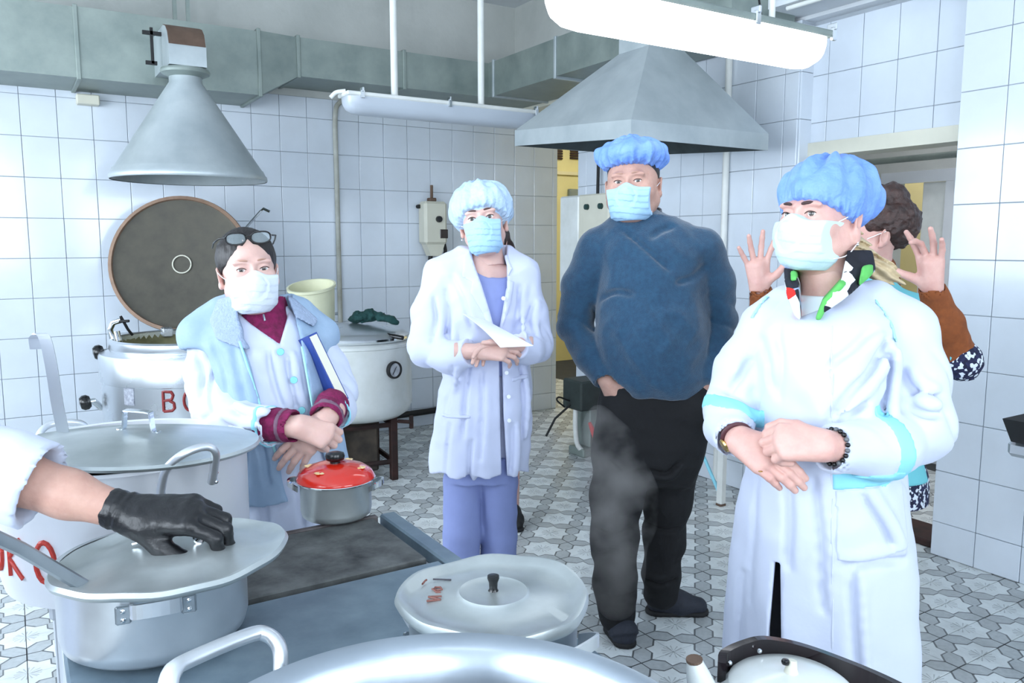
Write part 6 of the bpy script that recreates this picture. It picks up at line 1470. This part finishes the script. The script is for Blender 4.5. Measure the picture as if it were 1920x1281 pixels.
# ---- person gesturing behind her
def open_hand(p, W, E_, up, n, s, curl, sc, spread, thumb=None):
    Fh = fieldfor([W, W+unit(up)*.2*sc], .12, .0028); Fh.add(cone(W+unit(E_-W)*.06, W, .026, .026), .01); hand(Fh, W, up, n, s, curl, sc, spread=spread, thumb=thumb); return Fh.mesh()
def build_gesture():
    p = Person(2.7, 1640, 'dark-haired person in brown sleeves raising both open hands'); e = p.e; lev = p.lev
    Fc = Field(p.P(1540, 1000)-V3(0, .3, 0), p.P(1790, 490)+V3(0, .3, 0), .0085)
    Fc.add(loft([lev(890, 1540, 1748, .16, .16), lev(800, 1555, 1725, .15, .15), lev(700, 1565, 1715, .14, .14), lev(620, 1560, 1722, .14, .13), lev(565, 1570, 1715, .11, .11), lev(535, 1600, 1690, .07, .09), lev(515, 1620, 1672, .055, .07)], 2.3), 0)
    Fc.disp(folds(.007, (9, 9, 3), 2))
    S2, E2_, W2 = p.P(1705, 590, .0), p.P(1796, 672, -.1), p.P(1747, 540, -.2)
    S1, E1_, W1 = p.P(1575, 590, .0), p.P(1452, 668, -.1), p.P(1424, 540, -.22)
    Fb = fieldfor([S1, E1_, W1, S2, E2_, W2], .12, .0065)
    for S, E_, W in ((S1, E1_, W1), (S2, E2_, W2)): chain(Fb, [S, E_, E_*.5+W*.5, W], [.06, .058, .054, .04], .02); d = unit(W-E_); Fb.sub(cone(W-d*.005, W+d*.1, .032, .034), .003); Fb.sub(cone(W+d*.06, W+d*.2, .06, .06), .003)
    Fb.disp(lambda x, y, z: .006*np.abs(vnoise(x*14, y*14, z*22+x*10, 2))); p.obj('sleeves', Fb, BROWNS)
    for S, E_ in ((S1, E1_), (S2, E2_)):
        d = unit(E_-S); Fc.add(cone(S, E_-d*.01, .075, .073), .03); Fc.sub(cone(E_-d*.03, E_+d*.1, .065, .068), .004)
    Fc.keep(lambda x, y, z: np.minimum(1.0, 0*x+0*y+p.P(1640, 888)[2]-z)); p.obj('coat', Fc, TEAL)
    for S, E_ in ((S1, E1_), (S2, E2_)):
        d = unit(E_-S); lf = fieldfor([S, E_], .12, .006); lf.add(cone(E_-d*.06, E_+d*.012, .067, .067), 0); lf.disp(folds(.004, (25, 25, 25), 3)); p.obj('sleeve_lining', lf, FLORAL)
    Fd = fieldfor([p.P(1540, 960), p.P(1750, 820)], .2, .009); Fd.add(loft([lev(925, 1550, 1744, .15, .15), lev(880, 1552, 1744, .15, .15), lev(800, 1565, 1715, .13, .13)], 2.3), 0); Fd.disp(folds(.006, (12, 12, 3), 5)); p.obj('dress', Fd, FLORAL)
    hp = [open_hand(p, W2, E2_, (-.12, -.1, 1), (.5, .85, 0), (-1, 0, .0), [(4, 12, 8), (26, 40, 25), (6, 14, 8), (10, 16, 8)], 1.06, 17, [(.45, .85, -.2), (.4, .9, -.1), (.5, .85, -.1)]),
          open_hand(p, W1, E1_, (-.1, -.1, 1), (-.3, .9, 0), (1, 0, 0), [(6, 8, 5), (3, 8, 5), (4, 8, 5), (8, 8, 5)], 1.0, 24, [(.5, .8, -.3), (.7, .6, -.3), (.8, .5, -.3)])]
    T = hmat(p.P(1632, 436, .02), yaw=-72, pitch=0, roll=4, sc=1.0)
    ib = [(p.P(1640, 900), p.P(1645, 570), .1, .09), (p.P(1645, 570), p.P(1642, 480, .03), .06, .05), (S1, E1_, .04, .036), (E1_, W1, .034, .026), (S2, E2_, .04, .036), (E2_, W2, .034, .026), (p.P(1645, 570), S1, .06, .04), (p.P(1645, 570), S2, .06, .04)]
    for px in (1615, 1668): a = p.P(px, 900); b = a.copy(); b[2] = .06; ib.append((a, b, .065, .036))
    innerbody(p, ib, SKIN, [xf(head_fields(.0028, neck=.05).mesh(), T)]+hp)
    for px in (1615, 1668):
        hh = p.P(px, 1100, .02); hh[2] = 0; tt = hh+V3(-.14, -.05, 0); A, B = fieldfor([hh, tt], .13, .007), fieldfor([hh, tt], .13, .007)
        shoe(A, B, hh, tt, .042); A.keep(lambda x, y, z: .008-z); B.keep(lambda x, y, z: np.maximum(z-.02, -z)+0*x); o = p.obj('shoe', A, SHOE); field_obj('sole', B, SOLE, o)
    eyes(e, T, (0, 0), True)
    Hh = Field((-.13, -.13, -.12), (.13, .17, .19), .0035).add(ell((0, .035, .045), (.092, .11, .098)), 0).add(ell((.01, .04, .135), (.05, .05, .035)), .03).add(ell((.0, .1, .03), (.07, .05, .07)), .03)
    Hh.sub(ell((0, -.09, -.02), (.075, .075, .085)), .012); Hh.sub(ell((.085, .02, -.03), (.03, .03, .04)), .01); Hh.keep(lambda x, y, z: -.075-z+0*x+0*y); Hh.disp(lambda x, y, z: .007*vnoise(x*38, y*38, z*38, 2)+.004*vnoise(x*90, y*90, z*90, 4), .03)
    field_obj('hair', Hh, HAIRB, e, T); field_obj('face_mask', mask_field(.0035, top=-.014), MASKW, e, T)
    strap(T, [(.06, -.04, -.03), (.075, -.01, -.012), (.086, .022, .006)], e, .0015)
    ne = fieldfor([p.P(1640, 500), p.P(1690, 520)], .08, .006); ne.add(cone(p.P(1648, 505, .04), p.P(1650, 530, .03), .055, .065), 0); p.obj('collar', ne, BROWNS)
    return p
GEST = build_gesture()
# ---- person almost hidden behind the woman with the paper
def build_hidden():
    p = Person(4.2, 930, 'brown-haired person in white coat almost hidden behind the woman with the paper'); e = p.e; lev = p.lev
    Fc = Field(p.P(850, 780)-V3(0, .3, 0), p.P(1020, 470)+V3(0, .3, 0), .01)
    Fc.add(loft([lev(752, 868, 998, .15, .15), lev(680, 870, 996, .14, .14), lev(610, 876, 985, .12, .12), lev(540, 878, 982, .12, .11), lev(505, 885, 975, .09, .1), lev(488, 900, 960, .06, .08), lev(476, 915, 945, .05, .06)], 2.3), 0)
    for sx, a, b_ in ((-1, (888, 515), (868, 600)), (1, (974, 513), (994, 620))): chain(Fc, [p.P(*a), p.P(*b_), p.P(b_[0]-sx*40, b_[1]+45, -.2)], [.058, .055, .045], .03)
    Fc.disp(folds(.006, (9, 9, 4), 3)); p.obj('coat', Fc, COATL)
    T = hmat(p.P(920, 452, -.02), yaw=0, sc=1.0)
    ib = [(p.P(930, 700), p.P(930, 510), .09, .08), (p.P(930, 510), p.P(924, 460), .06, .05)]
    for px, py in ((899, 940), (962, 945)):
        q = p.P(px, py); a = p.P(px+(12 if px < 930 else -8), 720); b = q.copy(); b[2] = .07; ib.append((a, b, .07, .036))
        hh = b.copy(); hh[2] = 0; tt = hh+V3(.02, -.15, 0); A, B = fieldfor([hh, tt], .13, .008), fieldfor([hh, tt], .13, .008); shoe(A, B, hh, tt, .04, .045); A.keep(lambda x, y, z: .008-z); B.keep(lambda x, y, z: np.maximum(z-.02, -z)+0*x); o = p.obj('shoe', A, SOLE); field_obj('sole', B, SOLE, o)
    Fh = fieldfor([p.P(930, 665, -.2), p.P(900, 680, -.2)], .12, .006)
    for sx in (-1, 1): W = p.P(930, 660, -.2)+V3(sx*.03, 0, 0); hand(Fh, W, (-sx, -.2, -.2), (0, -.8, .6), (0, .5, .8), [(30, 40, 20)]*4, .9)
    innerbody(p, ib, SKIN, [xf(head_fields(.0035, neck=.05).mesh(), T), Fh.mesh()])
    eyes(e, T); Hh = Field((-.13, -.13, -.2), (.14, .17, .16), .005).add(ell((0, .03, .04), (.088, .105, .095)), 0); chain(Hh, [(.06, .06, .02), (.09, .05, -.04), (.095, .03, -.1)], [.04, .03, .02], .03)
    Hh.sub(ell((0, -.09, -.02), (.07, .07, .08)), .012); Hh.disp(lambda x, y, z: .003*vnoise(x*60, y*60, z*20, 2), .02); field_obj('hair', Hh, HAIRB, e, T)
    return p
HID = build_hidden()
# ---- the cook whose gloved hand comes in from the left
def build_cook():
    p = Person(1.24, -420, 'cook reaching in from the left with a black-gloved hand', turn=False); e = p.e; lev = p.lev
    P = p.P
    E_, W = P(-110, 850, -.02), P(238, 962, .0); S = P(-330, 560, .0); d = unit(W-E_)
    Fc = Field(P(-900, 1500)-V3(0, .3, 0), P(120, 430)+V3(0, .3, 0), .0075)
    Fc.add(loft([lev(1490, -760, -180, .18, .18), lev(1200, -740, -220, .17, .17), lev(900, -700, -250, .16, .16), lev(700, -700, -270, .16, .15), lev(600, -680, -300, .13, .13), lev(550, -600, -380, .08, .1), lev(520, -550, -430, .06, .07)], 2.3), 0)
    chain(Fc, [P(-390, 585), S, P(-210, 720, -.01), E_, E_+d*.18], [.075, .078, .072, .07, .074], .03)
    S1, E1_, W1 = P(-660, 600), P(-740, 900, -.02), P(-560, 1050, -.2); chain(Fc, [P(-600, 585), S1, E1_, W1], [.075, .076, .066, .056], .03)
    Fc.disp(lambda x, y, z: .008*np.abs(vnoise(x*12, y*12, z*12, 4))); Fc.sub(cone(E_+d*.08, E_+d*.3, .055, .057), .004); Fc.sub(cone(E_+d*.232, E_+d*.5, .1, .1), .003)
    p.obj('coat', Fc, COATW)
    Fa = fieldfor([E_, W], .09, .0035); chain(Fa, [E_-d*.02, E_+d*.1, E_+d*.2, W+d*.01], [.047, .045, .036, .026], .02)
    # gloved hand
    Fg = fieldfor([W, W+d*.2], .11, .0026)
    Fg.add(cone(W-d*.018, W+d*.02, .0325, .03), .006); hd = unit(V3(.98, .06, -.02)+V3(0, 0, .0))
    hand(Fg, W+d*.012, hd, (.0, -.3, .95), (0, -.95, -.3), [(28, 58, 30), (26, 62, 34), (26, 64, 36), (30, 64, 36)], 1.1, spread=2, thumb=[(.72, .45, -.55), (.9, .2, -.38), (.97, .05, -.2)], fr=1.12)
    Fg.disp(lambda x, y, z: .0012*vnoise(x*90, y*90, z*90, 2)+.0012*np.sin(((x-W[0])*d[0]+(z-W[2])*d[2])*500)*np.exp(-(((x-W[0])*d[0]+(z-W[2])*d[2]+.01)/.012)**2), .02)
    p.obj('glove', Fg, GLOVE)
    T = hmat(P(-490, 420, -.03), yaw=30, pitch=-15, sc=1.0)
    Fh = fieldfor([W1, P(-500, 1100, -.25)], .12, .005); hand(Fh, W1+V3(.03, -.02, -.02), (.7, -.3, -.5), (0, -.8, .5), (.5, .3, .8), [(30, 30, 20)]*4, 1.0)
    ib = [(P(-480, 1000), P(-485, 600), .11, .1), (P(-485, 600), P(-488, 460, .02), .07, .055), (S, E_, .05, .045), (S1, E1_, .05, .045), (E1_, W1+V3(.03, -.02, -.02), .045, .028), (P(-485, 600), S, .07, .05), (P(-485, 600), S1, .07, .05)]
    for px in (-580, -390): a = P(px, 1000); b = a.copy(); b[2] = .07; ib.append((a, b, .08, .04))
    innerbody(p, ib, SKINT, [Fa.mesh(), xf(head_fields(.004, neck=.055).mesh(), T), Fh.mesh()])
    eyes(e, T); field_obj('hair_net_cap', cap_field(.005, seed=4), CAPL, e, T); field_obj('face_mask', mask_field(.004), MASKB, e, T)
    Ft = Field((-.3, -.2, .06), (.4, .2, .85), .012)
    for px in (-580, -390):
        a = P(px, 1000); a[2] = .8; b = a.copy(); b[2] = .1; Ft.add(cone(a, b, .1, .075), .03); hh = b.copy(); hh[2] = 0; tt = hh+V3(.05, -.16, 0); A, B = fieldfor([hh, tt], .13, .008), fieldfor([hh, tt], .13, .008)
        shoe(A, B, hh, tt, .045); A.keep(lambda x, y, z: .008-z); B.keep(lambda x, y, z: np.maximum(z-.02, -z)+0*x); o = p.obj('shoe', A, SHOE); field_obj('sole', B, SOLE, o)
    p.obj('trousers', Ft, TROUSER)
    return p
COOK = build_cook()
# ================================================================== STEAM
def steam():
    m = bpy.data.materials.new('steam'); m.use_nodes = True; nt = m.node_tree
    nt.nodes.remove(nt.nodes['Principled BSDF']); v = nt.nodes.new('ShaderNodeVolumePrincipled'); N = nt.nodes.new; L = nt.links.new
    v.inputs['Color'].default_value = (.95, .97, 1, 1); v.inputs['Anisotropy'].default_value = .2
    g = N('ShaderNodeNewGeometry'); n = N('ShaderNodeTexNoise'); n.inputs['Scale'].default_value = 11; n.inputs['Detail'].default_value = 3; L(g.outputs['Position'], n.inputs['Vector'])
    mr = N('ShaderNodeMapRange'); mr.inputs['From Min'].default_value = .42; mr.inputs['From Max'].default_value = .75; mr.inputs['To Max'].default_value = 9.0; L(n.outputs['Fac'], mr.inputs['Value'])
    L(mr.outputs[0], v.inputs['Density']); L(v.outputs[0], nt.nodes['Material Output'].inputs['Volume'])
    F = None; d = 1.75
    pts = [(at(x, y, d+dd), r) for x, y, dd, r in ((1160, 1110, 0, .05), (1150, 1060, .02, .07), (1165, 1000, .0, .055), (1150, 950, .03, .075), (1165, 900, .02, .06), (1150, 850, 0, .05), (1130, 790, .02, .035))]
    F = fieldfor([p_ for p_, r in pts], .12, .014)
    for p_, r in pts: F.add(ell(p_, (r, r, r*1.1)), .08)
    F.disp(lambda x, y, z: .012*vnoise(x*16, y*16, z*16, 2), .06)
    o = field_obj('steam', F, m, None); tag(o, 'thin wisp of steam drifting in front of the black trousers', 'steam', kind='stuff')
steam()

def cloth():
    d = 5.02; pts = [at(x, y-4, d) for x, y in ((655, 604), (672, 598), (692, 595), (712, 598), (732, 603), (742, 608))]
    F = fieldfor(pts, .09, .006); rs = [.02, .032, .036, .03, .022, .015]
    for k in range(5): F.add(cone(pts[k], pts[k+1], rs[k], rs[k+1]), .02)
    F.add(ell(pts[1]+np.array((0, -.03, .0)), (.05, .04, .02)), .02); F.disp(lambda x, y, z: .012*vnoise(x*30, y*30, z*30, 3)+.006*vnoise(x*70, y*70, z*70, 5), .04)
    tag(field_obj('cleaning_cloth', F, GREENC, None), 'crumpled dark green cloth lying on the lid of the white kettle', 'cloth')
cloth()
